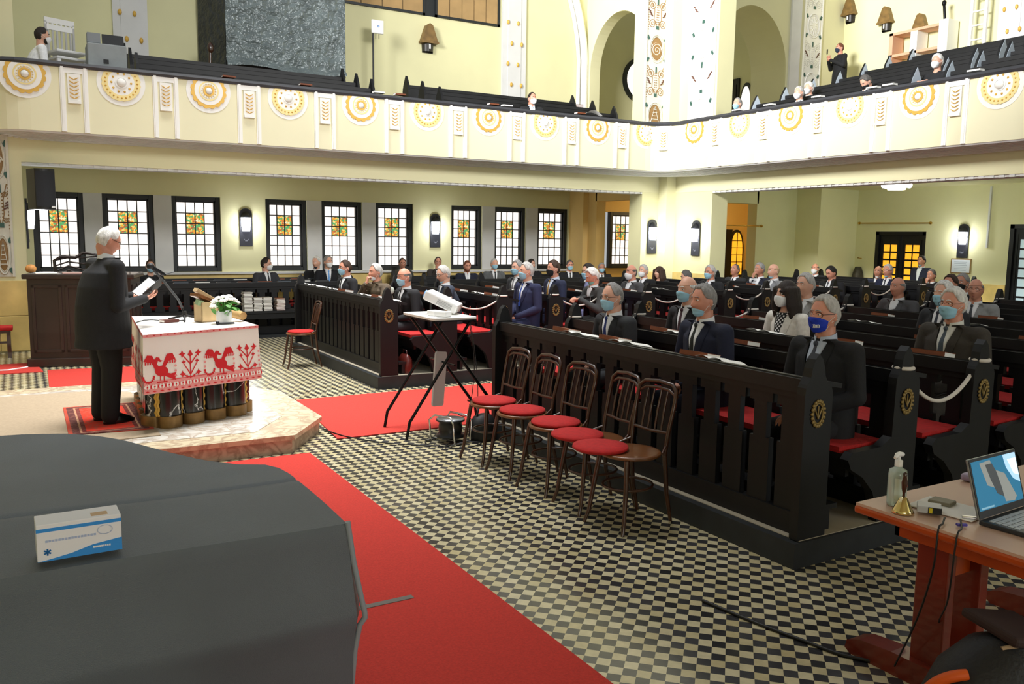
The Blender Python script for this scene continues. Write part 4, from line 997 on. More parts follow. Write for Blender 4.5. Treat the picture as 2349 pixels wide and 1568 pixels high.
prof = [(-.004, .002), (-.012, .005), (-.05, .008), (-.12, .016), (-.2, .03), (-.27, .045), (-.295, .048), (-.32, .042), (-.4, .032), (-.52, .024), (-.68, .012)]
for q_, (dz, fl_) in enumerate(prof):
    cur = []
    for k, vi in enumerate(loop):
        p = Vector(vs[vi]); pa, pb = Vector(vs[loop[k - 1]]), Vector(vs[loop[(k + 1) % K]]); t_ = Vector((pb.x - pa.x, pb.y - pa.y)).normalized(); nn = Vector((t_.y, -t_.x))
        wob = .006 * math.sin(k * .55 + dz * 9) * min(1, -dz * 2)
        vs.append((p.x + nn.x * (fl_ + wob), p.y + nn.y * (fl_ + wob), p.z + dz)); cur.append(len(vs) - 1)
    for k in range(K): fs.append((prev[k], prev[(k + 1) % K], cur[(k + 1) % K], cur[k]))
    prev = cur
m.add(vs, fs, 0, True); o = m.ob('fabric_cover', M_cover, pn)
es = o.modifiers.new('es', 'EDGE_SPLIT'); es.split_angle = R(38)
MB().tube([(.722, -.622, .985), (.728, -.626, .93), (.736, -.632, .86), (.75, -.643, .77), (.762, -.655, .70), (.763, -.656, .685), (.748, -.648, .66), (.735, -.64, .58), (.726, -.632, .46), (.718, -.626, .32)], .009, 8).ob('seam_highlight', M_bind, pn)  # pale tube paints the highlight along the cover's glossy seam
for x, y in ((.6, -.45), (-.65, -.45), (-.15, .8)): MB().lathe([(.0, 0), (.03, 0), (.03, .05), (.05, .1), (.065, .55), (0, .56)], c=(x, y, 0), n=14).ob('leg', M_black, pn)
# mask box
mb_ = empty('face_mask_box', (0.1, 2.455, 1.0), R(1.5), 'white and blue carton of face masks standing on the piano cover', 'box')
M_blue = mat('print blue', '#2f8fe0', .5); M_pblue = mat('pale print blue', '#a9b9dc', .6)
MB().box(-.1, .1, -.045, .045, 0, .098).ob('carton', mat('white card', '#e9eaf0', .5), mb_, bevel=.002)
p = MB(); y = -.0465
p.box(-.1, .1, y, -.045, .078, .087, 0); p.prism([(-.1, 0.0), (.1, 0.0), (.1, .034), (.03, .026), (-.02, .012), (-.07, .004)], y, -.045, 'y', 0)
for i in range(16): p.box(-.08 + .0075 * i, -.0765 + .0075 * i + .002, y, -.045, .05, .0555, 1)
for i in range(9): p.box(.03 + .0048 * i, .0335 + .0048 * i, y - .0006, y, .016, .021, 2)
for a in range(0, 360, 60): p.box(-.076 - .002, -.076 + .002, y, -.045, .024 - .009, .024 + .009, 0, Matrix.Translation((-.076, 0, .024)) @ Euler((0, R(a), 0)).to_matrix().to_4x4() @ Matrix.Translation((.076, 0, -.024)))
p.tube([(.06 + .018 * math.cos(2 * PI * i / 16), y, .062 + .012 * math.sin(2 * PI * i / 16)) for i in range(16)], .0008, 4, 1, True)
p.ob('print', [M_blue, M_pblue, M_whitep], mb_)
MB().box(.03, .07, -.03, .0, .098, .0985).ob('opening_flap', mat('tan print', '#c9a983', .6), mb_)

# laptop table
lt = empty('side_table', (3.0, 2.23, 0), 0, 'red brown trestle table with pale top holding the laptop', 'table')
M_lam = mat('pale beech laminate', '#c9a793', .4, noise=(3, .06), stretch=(1, .1, 1)); M_mah = mat('red mahogany', '#6f1f0c', .32, noise=(4, .3), coat=.3, stretch=(1, 1, .2)); M_oedge = mat('orange brown edge', '#b4480f', .35, noise=(4, .2), coat=.3)
MB().box(0, 1.5, -1.0, 0, .748, .76).ob('table_top', M_lam, lt)
MB().box(-.006, 1.506, -1.006, .006, .715, .749).ob('edge_band', M_oedge, lt, bevel=.01)
MB().box(.1, 1.4, -.9, -.88, .64, .715).box(.1, .12, -.9, -.12, .64, .715).box(.1, 1.4, -.14, -.12, .64, .715).ob('apron', M_oedge, lt)
for x in (.2, 1.3):
    for dx in (0, .24): MB().box(x + dx, x + dx + .06, -.30, -.16, .08, .715).ob('leg', M_mah, lt, bevel=.006)
    MB().box(x + .06, x + .24, -.25, -.22, .46, .64).ob('leg_panel', M_oedge, lt)
    MB().prism([(-.78, 0), (.1, 0), (.13, .02), (.12, .06), (.06, .085), (-.1, .1), (-.6, .1), (-.78, .06)], x - .04, x + .07, 'x').ob('foot', M_mah, lt, bevel=.012)
lp = empty('laptop', (3.36, 1.82, .762), R(3), 'open grey laptop showing a blue and grey picture on the table', 'laptop')
M_lapg = mat('dark grey laptop shell', '#3b3d42', .35, .4); M_laps = mat('silver laptop shell', '#9aa0a6', .3, .6)
MB().box(-.18, .18, -.25, 0, 0, .018).ob('keyboard_base', M_lapg, lp, bevel=.004)
m = MB()
for i in range(13):
    for j in range(5): m.box(-.16 + .0247 * i, -.16 + .0247 * i + .02, -.14 + .0235 * j, -.14 + .0235 * j + .018, .018, .0205)
m.box(-.05, .05, -.235, -.165, .018, .0185); m.ob('keys', mat('pale keys', '#c3cbd6', .4), lp)
TS = Matrix.Translation((0, .0, .018)) @ Euler((R(-16), 0, 0)).to_matrix().to_4x4()
scr = MB().box(-.18, .18, -.002, .008, 0, .235, 0, TS).ob('screen_lid', M_laps, lp, bevel=.003)
MB().box(-.178, .178, -.004, -.002, .002, .233, 0, TS).ob('screen_bezel', M_plast, scr)
def em(n, c, s=.8): return mat(n, c, .4, emit=s)
m = MB(); m.box(-.168, .168, -.005, -.004, .03, .222, 0, TS)
def sp(pts, mi, d): m.prism(pts, -.005 - d, -.005 - d + .0002, 'y', mi, TS)
sp([(-.11, .21), (-.03, .215), (.01, .13), (-.02, .1), (-.08, .12)], 1, .0004)
sp([(-.07, .2), (-.02, .2), (.03, .12), (.05, .05), (-.02, .08), (-.05, .14)], 2, .0006)
sp([(.0, .17), (.06, .15), (.12, .05), (.1, .035), (.03, .04), (.02, .1)], 1, .0008)
sp([(.07, .222), (.168, .222), (.168, .1), (.12, .12), (.08, .17)], 3, .0006)
sp([(.1, .2), (.165, .2), (.165, .13), (.13, .14)], 4, .001)
sp(rect(-.155, -.06, .034, .041), 5, .0008)
m.ob('screen_picture', [em('screen blue', '#1b6f96', .55), em('screen grey', '#8d918f', .5), em('screen dark', '#43484c', .4), em('screen pale blue', '#a9cfe8', .8), em('screen white', '#f5fbff', 1), em('screen strip', '#7aa9c0', .6)], scr)
TT = .7625
sn = empty('hand_sanitizer_bottle', (3.115, 2.125, TT), 0, 'clear pump bottle of hand sanitizer on the table corner', 'bottle')
M_clear = mat('clear plastic', '#dff3f0', .08, trans=.55, spec=.5)
MB().lathe([(0, 0), (.036, 0), (.038, .01), (.038, .13), (.034, .15), (.016, .16), (.014, .175)], n=20).ob('bottle_body', M_clear, sn)
MB().lathe([(.016, .165), (.016, .19), (.006, .192), (.006, .21)], n=14).tube([(-.042, -.01, .207), (-.02, -.004, .216), (.0, 0, .216), (.024, 0, .212)], [.006, .01, .011, .009], 8).ob('pump_head', M_whitep, sn)
MB().lathe([(.0385, .03), (.0385, .12)], n=20, arc=(R(200), R(330))).box(-.012, .012, -.0395, -.0385, .085, .09, 1).box(-.004, .004, -.0398, -.0385, .075, .1, 1).ob('label', [mat('pale label', '#d6e9e6', .4), mat('label red', '#d2492e', .5)], sn)
be = empty('hand_bell', (3.045, 2.045, TT), 0, 'small brass hand bell with dark wooden handle before the sanitizer', 'bell')
MB().lathe([(.042, 0), (.044, .004), (.038, .015), (.028, .035), (.018, .056), (.012, .064), (0, .067)], n=24).ob('bell_body', mat('polished brass', '#e3cf9a', .12, 1), be)
MB().lathe([(0, .062), (.006, .064), (.005, .08), (.01, .1), (.012, .125), (.007, .15), (.01, .162), (0, .17)], n=14).ob('handle', M_bent, be)
def flatbox(name, T, rz, d, m, label, cat, grp=None, bev=.003): return tag(MB().cb((0, 0, d[2] / 2), d).ob(name, m, loc=T, rz=rz, bevel=bev), label, cat, grp)
flatbox('paper_stack', (3.26, 1.98, TT), R(8), (.2, .26, .006), M_paper, 'white paper sheets lying under the small devices on the table', 'papers')
hd = empty('external_drive', (3.135, 1.99, TT + .006), R(35), 'black and white drive box with yellow tab near the table edge', 'drive')
MB().cb((0, 0, .016), (.075, .09, .028)).ob('drive_casing', mat('silver plastic', '#b9bcc2', .35), hd, bevel=.004); MB().cb((-.036, -.02, .016), (.006, .05, .026)).ob('end_plate', M_plast, hd); MB().cb((-.04, -.005, .016), (.003, .012, .02)).ob('yellow_tab', mat('yellow plastic', '#d9c516', .5), hd)
flatbox('phone_in_case', (3.285, 2.03, TT + .006), R(12), (.075, .09, .016), mat('khaki case', '#77715c', .5), 'khaki grey phone case lying on the white papers', 'phone', None, .006)
flatbox('usb_stick', (3.2, 1.86, TT + .006), R(40), (.018, .055, .01), M_chrome, 'small silver memory stick by the laptop hinge', 'memory stick')
flatbox('usb_stick', (3.1, 1.83, TT + .002), R(60), (.018, .04, .01), mat('violet plastic', '#4b3fa0', .5), 'violet cable plug at the front table edge', 'plug')
flatbox('computer_mouse', (3.74, 2.17, TT), R(10), (.06, .1, .035), mat('lilac plastic', '#a79ac0', .35), 'pale lilac mouse at the far table edge behind the laptop', 'mouse', None, .014)
cable([(3.1, 1.9, .775), (3.04, 1.87, .77), (3.0, 1.86, .755), (2.985, 1.86, .6), (3.05, 1.95, .35), (3.15, 2.1, .05)], .004, 'thin black cord hanging over the table edge by its leg')
cable([(3.14, 1.86, .775), (3.05, 1.8, .77), (2.99, 1.78, .75), (3.0, 1.8, .5), (3.2, 1.95, .3), (3.35, 2.02, .15), (3.6, 2.15, .3)], .0035, 'second thin black cord looping below the table')
cable([(2.95, 3.06, .008), (3.0, 2.75, .008), (3.06, 2.5, .008), (3.12, 2.3, .008), (3.3, 2.12, .008), (3.8, 1.95, .008)], .009, 'thick black cable on the tiles running under the laptop table')
# black padded bag with orange piping in the lower right corner
bk_ = empty('padded_backpack', (2.78, 1.5, 0), R(-20), 'black padded backpack with orange piping in the bottom right corner', 'bag')
MB().loft([((0, 0, 0), .2, .15), ((0, 0, .06), .23, .17), ((0, 0, .3), .24, .175), ((.02, 0, .42), .2, .15), ((.04, 0, .5), .13, .1), ((.05, 0, .53), .05, .04)], 24).ob('bag_body', mat('black nylon', '#0d0d11', .6, bump=(60, .3)), bk_)
MB().tube([((.245 - .09 * t ** 3) * math.cos(R(132 + 75 * t)), (.18 - .05 * t ** 3) * math.sin(R(132 + 75 * t)), .06 + .38 * math.sin(R(88 * t))) for t in [i / 14 for i in range(15)]], .019, 8).ob('orange_piping', mat('orange webbing', '#d95a0a', .6), bk_)
MB().cb((.12, .05, .53), (.26, .22, .035), (.1, .2, .2)).ob('folded_flap', mat('dark brown cloth', '#2b1814', .8), bk_, bevel=.012); MB().tube([(-.01, -.05, .515), (.06, -.06, .53), (.22, -.03, .545)], .008, 6).ob('flap_edging', mat('tan edging', '#a98f70', .7), bk_)
# ================================================================ PEOPLE
SKINS = [mat('skin light', '#d8a48c', .5, noise=(18, .06)), mat('skin ruddy', '#cf9078', .5, noise=(18, .07)), mat('skin tan', '#b98068', .5, noise=(18, .06))]
M_eyew = mat('eye white', '#e8e4df', .3); M_iris = mat('iris dark', '#2a1d16', .25); M_lip = mat('lip', '#a8655a', .5)
def gs(x, s): return math.exp(-(x / s) ** 2)
def headpt(az, el, nose=True, off=0.0):
    dx, dy, dz = math.sin(az) * math.cos(el), math.cos(az) * math.cos(el), math.sin(el)
    x, y, z = .076 * dx, .096 * dy, .119 * dz
    t = max(0, -dz)
    x *= 1 - .24 * t ** 1.3
    if dy < 0: y *= 1 - .38 * t
    else: y *= 1 + .05 * t
    if dy > 0:
        y += .014 * gs(x, .03) * gs(z + .098, .022)
        y += .004 * gs(z - .03, .016) * gs(x, .06)
        y -= .009 * (gs(x - .031, .016) + gs(x + .031, .016)) * gs(z - .008, .016)
        y += .005 * (gs(x - .042, .018) + gs(x + .042, .018)) * gs(z + .03, .02)
        if nose:
            w = min(1, max(0, (.02 - z) / .05)) if z > -.034 else gs(z + .034, .009)
            y += .027 * w * gs(x, .0135 + .004 * w)
            y += .005 * gs(x, .026) * (gs(z + .062, .008) + gs(z + .074, .008)) - .003 * gs(x, .025) * gs(z + .068, .003)
    p = Vector((x, y, z))
    if off: p += Vector((dx, dy, dz)) * off
    return p
def hand(m, w, d, n, s, curl=.5, spread=1.0, grip=None):
    d = Vector(d).normalized(); n = Vector(n); n = (n - d * n.dot(d)).normalized(); wv = d.cross(n) * s; w = Vector(w)
    ln = [.068, .078, .072, .056]; offs = [.031, .0105, -.0105, -.03]
    for i in range(4):
        k = w + d * (.09 - .006 * abs(i - 1.2)) + wv * offs[i] * spread
        m.cap(w + wv * offs[i] * .6 + d * .005, k, .016, .0125, 8)
        ang = 0; p = k; L_ = ln[i] * 1.0; c = curl * (1 + .12 * i)
        for sg, a, r in ((.46, .45, .0092), (.31, .6, .0085), (.25, .45, .0078)):
            ang += a * c * 1.6; q = p + (d * math.cos(ang) + n * math.sin(ang) + wv * (.06 * (1.5 - i))) * L_ * sg
            m.cap(p, q, r, r * .92, 8); p = q
    b = w + d * .022 + wv * .03; t1 = b + (d * .6 + wv * .62 + n * .35) * .042; t2 = t1 + (d * .85 + wv * .12 + n * (.35 + .4 * curl)) * .034
    m.cap(w + wv * .012 + d * .01, b, .017, .015, 8); m.cap(b, t1, .014, .0105, 8); m.cap(t1, t2, .0105, .0088, 8)
def rem(o, vox, it=4):
    r = o.modifiers.new('remesh', 'REMESH'); r.mode = 'VOXEL'; r.voxel_size = vox; r.use_smooth_shade = True
    s = o.modifiers.new('smooth', 'SMOOTH'); s.factor = .5; s.iterations = it
    return o
HAIRC = {'white': '#dcdad6', 'grey': '#8e8c8a', 'lgrey': '#b5b2ae', 'dgrey': '#55524f', 'black': '#17130f', 'brown': '#3a2417', 'dbrown': '#231710', 'red': '#6b3a22', 'blond': '#b79d78'}
MASKC = {'surg': '#9fd0e6', 'white': '#f0f1f3', 'black': '#16171a', 'royal': '#1637b8', 'green': '#8fc8bd', 'navy': '#1d2c3f'}
def person(label, head, yaw, seat=.61, suit='#1b1c20', shirt='#e9eaee', tie='#15151a', hair=('full', 'grey'), mask=('surg', 'on'), glasses=False, pose='lap', hyaw=0, hpitch=0, hroll=0, lean=.03, wf=1.0,
           near=False, skin=0, stand=None, beard=None, mat_suit=None, trousers=None, legs=True, handpts=None, group=None, shoes=False, female=False, group_kind=None, sleeves=True, vest=None):
    hx_, hy_, hz_ = head; base = (seat - .455) if stand is None else stand
    c, s_ = math.cos(R(yaw)), math.sin(R(yaw))
    ox, oy = hx_ + s_ * lean, hy_ - c * lean       # local +Y is forward
    root_loc = (ox, oy, base); hz = hz_ - base; sz = seat - base
    vox = .0065 if near else .011
    if stand is None: pz = sz + .10
    else: pz = hz * .565
    H_ = Vector((0, lean, hz)); nb = Vector((0, lean - .02, hz - .156)); P0 = Vector((0, 0, pz))
    def spine(t): p = P0.lerp(nb, t); p.y -= .02 * math.sin(PI * t); return p
    sh = spine(.885); SJ = {q: Vector((q * .184 * wf, sh.y - .005, sh.z)) for q in (-1, 1)}
    # ---- arms
    A = {}
    ua = .285; cz = nb.z - .42
    for q in (-1, 1):
        if pose in ('lap', 'fold'): e = SJ[q] + Vector((q * .06, .02, -.27)); w = Vector((q * (.08 if pose == 'lap' else .03), .27, sz + .17))
        elif pose == 'ledge': e = SJ[q] + Vector((q * .1, .1, -.25)); w = Vector((q * .07, .40, max(sz + .40, SJ[q].z - .3)))
        elif pose == 'down': e = SJ[q] + Vector((q * .05, -.02, -.28)); w = SJ[q] + Vector((q * .07, .06, -.53))
        elif pose == 'crossed': e = SJ[q] + Vector((q * .09, .1, -.24)); w = Vector((-q * .12, .24, SJ[q].z - .21 + q * .02))
        elif pose == 'chin':
            if q > 0: e = SJ[q] + Vector((.02, .22, -.2)); w = H_ + Vector((.02, .135, -.15))
            else: e = SJ[q] + Vector((-.08, .12, -.24)); w = Vector((.0, .36, SJ[q].z - .32))
        elif pose == 'phone': e = SJ[q] + Vector((q * .1, .08, -.24)); w = Vector((q * .035, .3, SJ[q].z - .08))
        elif pose == 'book': e = SJ[q] + Vector((q * .06, .03, -.28)); w = Vector((q * .1, .36, SJ[q].z - .24))
        if handpts and q in handpts: e, w = Vector(handpts[q][0]), Vector(handpts[q][1])
        A[q] = (e, w)
    # ---- body: one continuous skin surface
    Mh = Matrix.Translation(H_) @ Euler((R(-hpitch), R(hroll), 0), 'XYZ').to_matrix().to_4x4()
    Mh = Matrix.Translation(H_) @ (Euler((0, 0, R(hyaw))).to_matrix() @ Euler((R(-hpitch), 0, 0)).to_matrix() @ Euler((0, R(hroll), 0)).to_matrix()).to_4x4()
    b = MB(); nu, nv = (64, 48) if near else (44, 34)
    b.grid(lambda u, v: headpt(2 * PI * u, PI * (v * .996 + .002) - PI / 2), nu, nv, 0, True, Mh, True)
    for q in (-1, 1):
        T = Mh @ Matrix.Translation((q * .076, -.012, -.004)) @ Euler((0, 0, q * R(-22))).to_matrix().to_4x4(); b.ell((0, -.006, 0), (.009, .021, .033), 12, 8, 0, T)
    nt = Mh @ Vector((0, -.025, -.07)); b.cap(nt, nb + Vector((0, 0, -.02)), .056 * (.88 if female else 1), .064 * (.88 if female else 1), 16)
    b.cap(nb + Vector((0, 0, -.03)), P0, .07, .11, 14)
    for q in (-1, 1):
        e, w = A[q]; b.cap(nb + Vector((q * .03, 0, -.07)), SJ[q], .05, .045); b.cap(SJ[q], e, .045, .036); b.cap(e, w, .038, .026)
        d = (w - e).normalized()
        if pose == 'chin' and q > 0: hand(b, w, Vector((-.1, -.25, 1)), Vector((-.2, -1, -.2)), q, .9)
        elif pose == 'book': hand(b, w, Vector((-q * .35, .9, .15)), Vector((-q * .5, 0, 1)), q, .55)
        elif pose == 'ledge': hand(b, w, Vector((-q * .6, .6, -.1)), Vector((0, .1, -1)), q, .35)
        elif pose == 'crossed': hand(b, w, Vector((-q * 1, .1, .1)), Vector((0, -1, -.1)), q, .3)
        elif pose == 'down': hand(b, w, Vector((0, .15, -1)), Vector((-q, 0, 0)), q, .45)
        elif pose == 'phone': hand(b, w, Vector((-q * .4, .3, .8)), Vector((-q * .7, -.4, 0)), q, .7)
        else: hand(b, w, Vector((-q * .45, .8, -.15)), Vector((0, .1, -1)), q, .45)
    root = b.ob('person', SKINS[skin], loc=root_loc, rz=R(yaw)); rem(root, vox, 3); tag(root, label, 'person', group)
    # ---- eyes
    m = MB()
    for q in (-1, 1):
        e0 = headpt(q * .33, .07); m.ell((e0.x, e0.y - .0055, e0.z), (.0125, .009, .0085), 12, 8, 0, Mh); m.ell((e0.x - q * .001, e0.y + .0015, e0.z - .0005), (.0052, .003, .0055), 10, 6, 1, Mh)
    m.ob('eyes', [M_eyew, M_iris], root)
    hm_ = mat('hair ' + hair[1], HAIRC[hair[1]], .65, noise=(60, .25), bump=(180, .5), stretch=(1, 1, .4)) if hair else None
    # ---- hair, brows
    rr = random.Random(int(abs(hx_ * 100 + hy_ * 31)))
    if hair:
        st = hair[0]; ph = [rr.uniform(0, 6) for _ in range(4)]
        def hb(a):
            a = abs(a) * 180 / PI
            fr = {'full': 50, 'reced': 62, 'bald': 85, 'long': 52, 'short': 50}[st]
            if a < 35: return fr
            if a < 68: return fr + (12 - fr) * (a - 35) / 33 + (10 if st == 'reced' else 0) * math.sin(PI * (a - 35) / 33)
            if a < 96: return 12 - (a - 68) * .2
            if a < 112: return 6 - (a - 96) * 2.4
            return -33
        th = {'full': .0125, 'reced': .009, 'bald': .006, 'long': .02, 'short': .009}[st] + (.003 if hair[1] == 'white' and st == 'full' else 0)
        top = 90 if st != 'bald' else 24
        def hp(u, v):
            az = -PI + 2 * PI * u
            e0 = hb(az); e1 = top
            if st == 'bald':
                e0 = min(e0, 23) if abs(az) * 180 / PI > 62 else 23.5
                e0 = -33 if abs(az) > R(112) else e0
                if abs(az) * 180 / PI < 70: e1 = e0
            el = e0 + (e1 - e0) * max(0, (v - .06) / .94); k = -.004 if v < .03 else (th * min(1, v * 4 + .25) + .003 * math.sin(az * 7 + ph[0]) * math.sin(el * .12 + ph[1]) + .002 * math.sin(az * 23 + ph[2]))
            if st == 'bald' and v > .97: k = -.002
            return headpt(az, R(min(el, 89.5)), False, k)
        hmb = MB()
        if st != 'long': hmb.grid(hp, 56, 20, 0, True, Mh, True)
        for q in (-1, 1): hmb.tube([Mh @ headpt(q * a, R(15.5 + bb), True, .003) for a, bb in ((.14, -1), (.28, 1.2), (.45, .5), (.58, -3))], [.003, .0045, .004, .002], 6)
        if st == 'long':
            for q in (-1, 1):
                for i in range(7):
                    a = q * R(62 + 17 * i); p0 = headpt(a, R(20), False, .012); hmb.cap(Mh @ p0, H_ + Vector((p0.x * 1.25, p0.y * 1.0 - .015, -.10)), .03, .036); hmb.cap(H_ + Vector((p0.x * 1.25, p0.y * 1.0 - .015, -.10)), H_ + Vector((p0.x * 1.3, p0.y - .035, -.205 - .01 * (i % 3))), .036, .022)
            hmb.ell((0, -.014, .018), (.089, .106, .114), 24, 16, 0, Mh)
            ho = hmb.ob('hair', hm_, root); rem(ho, .008, 2)
        else: hmb.ob('hair', hm_, root)
    if beard:
        bm2 = mat('hair ' + beard, HAIRC[beard], .65, noise=(60, .25), bump=(180, .5), stretch=(1, 1, .4))
        MB().grid(lambda u, v: headpt(R(-82 + 164 * u), R(-24 - 48 * v) if abs(u - .5) > .13 else R(-34 - 40 * v), False, .012 * math.sin(PI * min(1, v * 1.0 + .05)) + .002), 24, 10, 0, True, Mh).ob('beard', bm2, root)
    if not mask or mask[1] == 'chin':
        MB().grid(lambda u, v: headpt(R(-13 + 26 * u), R(-31.5 - 6 * v), True, .0015 * math.sin(PI * u)), 8, 4, 0, True, Mh).ob('lips', M_lip, root)
    # ---- face mask
    if mask:
        kind, pos = mask; col = mat('mask ' + kind, MASKC[kind], .75)
        e0, e1 = (-3, -64) if pos == 'on' else ((-24, -72) if pos == 'low' else (-44, -78))
        cone = kind == 'white'
        def mp(u, v):
            a = R(-66 + 132 * u); ed = abs(2 * u - 1)
            et = e0 - (12 if pos != 'chin' else 3) * ed ** 2; eb = e1 + (14 if pos != 'chin' else 8) * ed ** 2
            el = et + (eb - et) * v; bul = math.sin(PI * min(1, max(0, v * .9 + .08))) * (1 - ed ** 2)
            k = .004 + (.026 if cone else .02) * bul * (1 if pos == 'on' else .45) + (0 if cone else .0018 * math.sin(v * 18) * (1 - ed ** 2))
            if v < .12 and pos == 'on': k += .012 * (1 - ed) ** 2
            p = headpt(a, R(el), False, k)
            if pos == 'on': p.y = max(p.y, headpt(a, R(el), True).y + .005 * (1 - ed))
            return p
        fm = MB().grid(mp, 22, 14, 0, True, Mh)
        fo = fm.ob('face_mask', col, root)
        if kind == 'royal':
            lg = MB()
            for i, (u0, w_) in enumerate(((.45, -.03), (.40, -.025), (.36, -.03), (.31, -.008), (.28, -.02))):
                lg.tube([Mh @ (mp(u0, .3) * 1.03), Mh @ (mp(u0 + w_ * .6, .36) * 1.03), Mh @ (mp(u0, .44) * 1.03)], .002, 5); lg.tube([Mh @ (mp(u0 + w_, .32) * 1.03), Mh @ (mp(u0 + w_, .44) * 1.03), Mh @ (mp(u0, .44) * 1.03)], .002, 5)
            lg.ob('printed_mark', M_whitep, fo)
        lp_ = MB()
        for q in (0, 1):
            sgn = -1 if q == 0 else 1
            for v in (.08, .92): lp_.tube([Mh @ mp(q, v), Mh @ (mp(q, v).lerp(Vector((sgn * .08, -.01, .01)), .5) + Vector((sgn * .004, 0, 0))), Mh @ Vector((sgn * .083, -.028, .012 if v < .5 else -.02))], .0018, 5)
        lp_.ob('ear_loops', M_whitep, fo)
    if glasses:
        g = MB()
        for q in (-1, 1):
            g.tube([Mh @ Vector((q * .032 + .025 * math.cos(2 * PI * i / 18), .094 - .01 * abs(math.cos(2 * PI * i / 18)) * (1 if q * math.cos(2 * PI * i / 18) > 0 else 0), .004 + .018 * math.sin(2 * PI * i / 18))) for i in range(18)], .0018, 5, 0, True)
            g.tube([Mh @ Vector((q * .057, .085, .008)), Mh @ Vector((q * .076, .04, .01)), Mh @ Vector((q * .08, -.02, .01))], .0018, 5)
        g.tube([Mh @ Vector((-.008, .098, .006)), Mh @ Vector((0, .101, .009)), Mh @ Vector((.008, .098, .006))], .0018, 5)
        g.ob('glasses', M_blackm, root)
    # ---- jacket
    sm = mat_suit or mat('suit ' + suit, suit, .85, noise=(30, .12), bump=(240, .2))
    j = MB(); tb = [(-.18, .185, .145), (.0, .185, .142), (.25, .178, .138), (.55, .192, .138), (.78, .19, .118), (.9, .13, .09), (.985, .074, .068), (1.02, .068, .064)]
    if stand is not None: tb = [(-.46, .212, .175), (-.3, .205, .165)] + [(t, rx * 1.04, ry * (1.16 if t < .5 else 1.04)) for t, rx, ry in tb]
    if female: tb = [(t, rx * .88, ry * (1.06 if .4 < t < .7 else .92)) for t, rx, ry in tb]
    j.loft([(spine(t) if t >= 0 else spine(0) + Vector((0, 0, t * .5)), rx * wf, ry * (wf if t < .8 else 1)) for t, rx, ry in tb], 28)
    for q in (-1, 1):
        e, w = A[q]; f_ = .86 if female else 1.0
        j.cap(spine(.9) + Vector((q * .06, 0, -.015)), SJ[q], .07 * f_, .066 * f_); j.cap(SJ[q], e, .067 * f_, .054 * f_, 14); j.cap(e, e.lerp(w, .93 if sleeves else .4), .055 * f_, .041 * f_, 14)
    jk = j.ob('suit_jacket' if not female else 'jacket', sm, root); rem(jk, .009 if near else .013, 5)
    bvh = BVHTree.FromPolygons([Vector(v) for v in j.v], j.f)
    def chest(x, z, off):
        h = bvh.ray_cast(Vector((x, 1.2, z)), Vector((0, -1, 0)))
        y = h[0].y if h[0] is not None else lean + .06
        return Vector((x, y + off, z))
    zt = nb.z + .005; zb = zt - (.30 if stand is None else .33)
    if shirt:
        stx = .006
        def sv(u, v):
            z = zt - .01 + (zb - zt) * v; hw = .066 * (1 - v) ** .8 + .004; return chest((2 * u - 1) * hw, z, stx + .004 * (1 - (2 * u - 1) ** 2) - (.02 if u in (0, 1) else 0))
        shm = shirt if not isinstance(shirt, str) else mat('shirt ' + shirt, shirt, .8, bump=(300, .1))
        so = MB().grid(sv, 10, 12).ob('shirt_front', shm, root)
        def cv(u, v):
            a = R(-200 + 400 * u) * .9; a = 2 * PI * (u * .93 + .035) + PI / 2
            rx = .07 - .004 * v; d = .006 * (1 - v)
            return Vector((rx * math.cos(a) * (.92 if female else 1), lean - .022 + .03 * (1 - v) * 0 + (rx + d) * math.sin(a), nb.z - .015 + .054 * v - .018 * math.sin(a)))
        if not female: MB().grid(cv, 28, 3).ob('shirt_collar', shm, root)
        for q in (-1, 1):
            e, w = A[q]
            if not female and sleeves: pass
        lp2 = MB()
        for q in (-1, 1):
            def lv_(u, v):
                z = zt + .005 + (zb - zt) * v; hw = .066 * (1 - v) ** .8 + .004; ww = (.045 * math.sin(PI * min(1, .15 + v * .75)) + .012)
                return chest(q * (hw + ww * u), z, .011 - .007 * u * u)
            lp2.grid(lv_, 5, 12)
        lp2.ob('lapels', sm, jk)
    if tie:
        tm = tie if not isinstance(tie, str) else mat('tie ' + tie, tie, .6, noise=(80, .2))
        def tv(u, v):
            z = zt - .035 + (zb - zt + .02) * v; hw = .011 + .016 * min(1, v * 1.3); return chest((2 * u - 1) * hw, z, .016 - .006 * (2 * u - 1) ** 2)
        t_ = MB().grid(tv, 4, 12); kn = chest(0, zt - .03, .012); t_.ell((0, kn.y, zt - .026), (.017, .012, .018), 10, 8); t_.ob('necktie', tm, root)
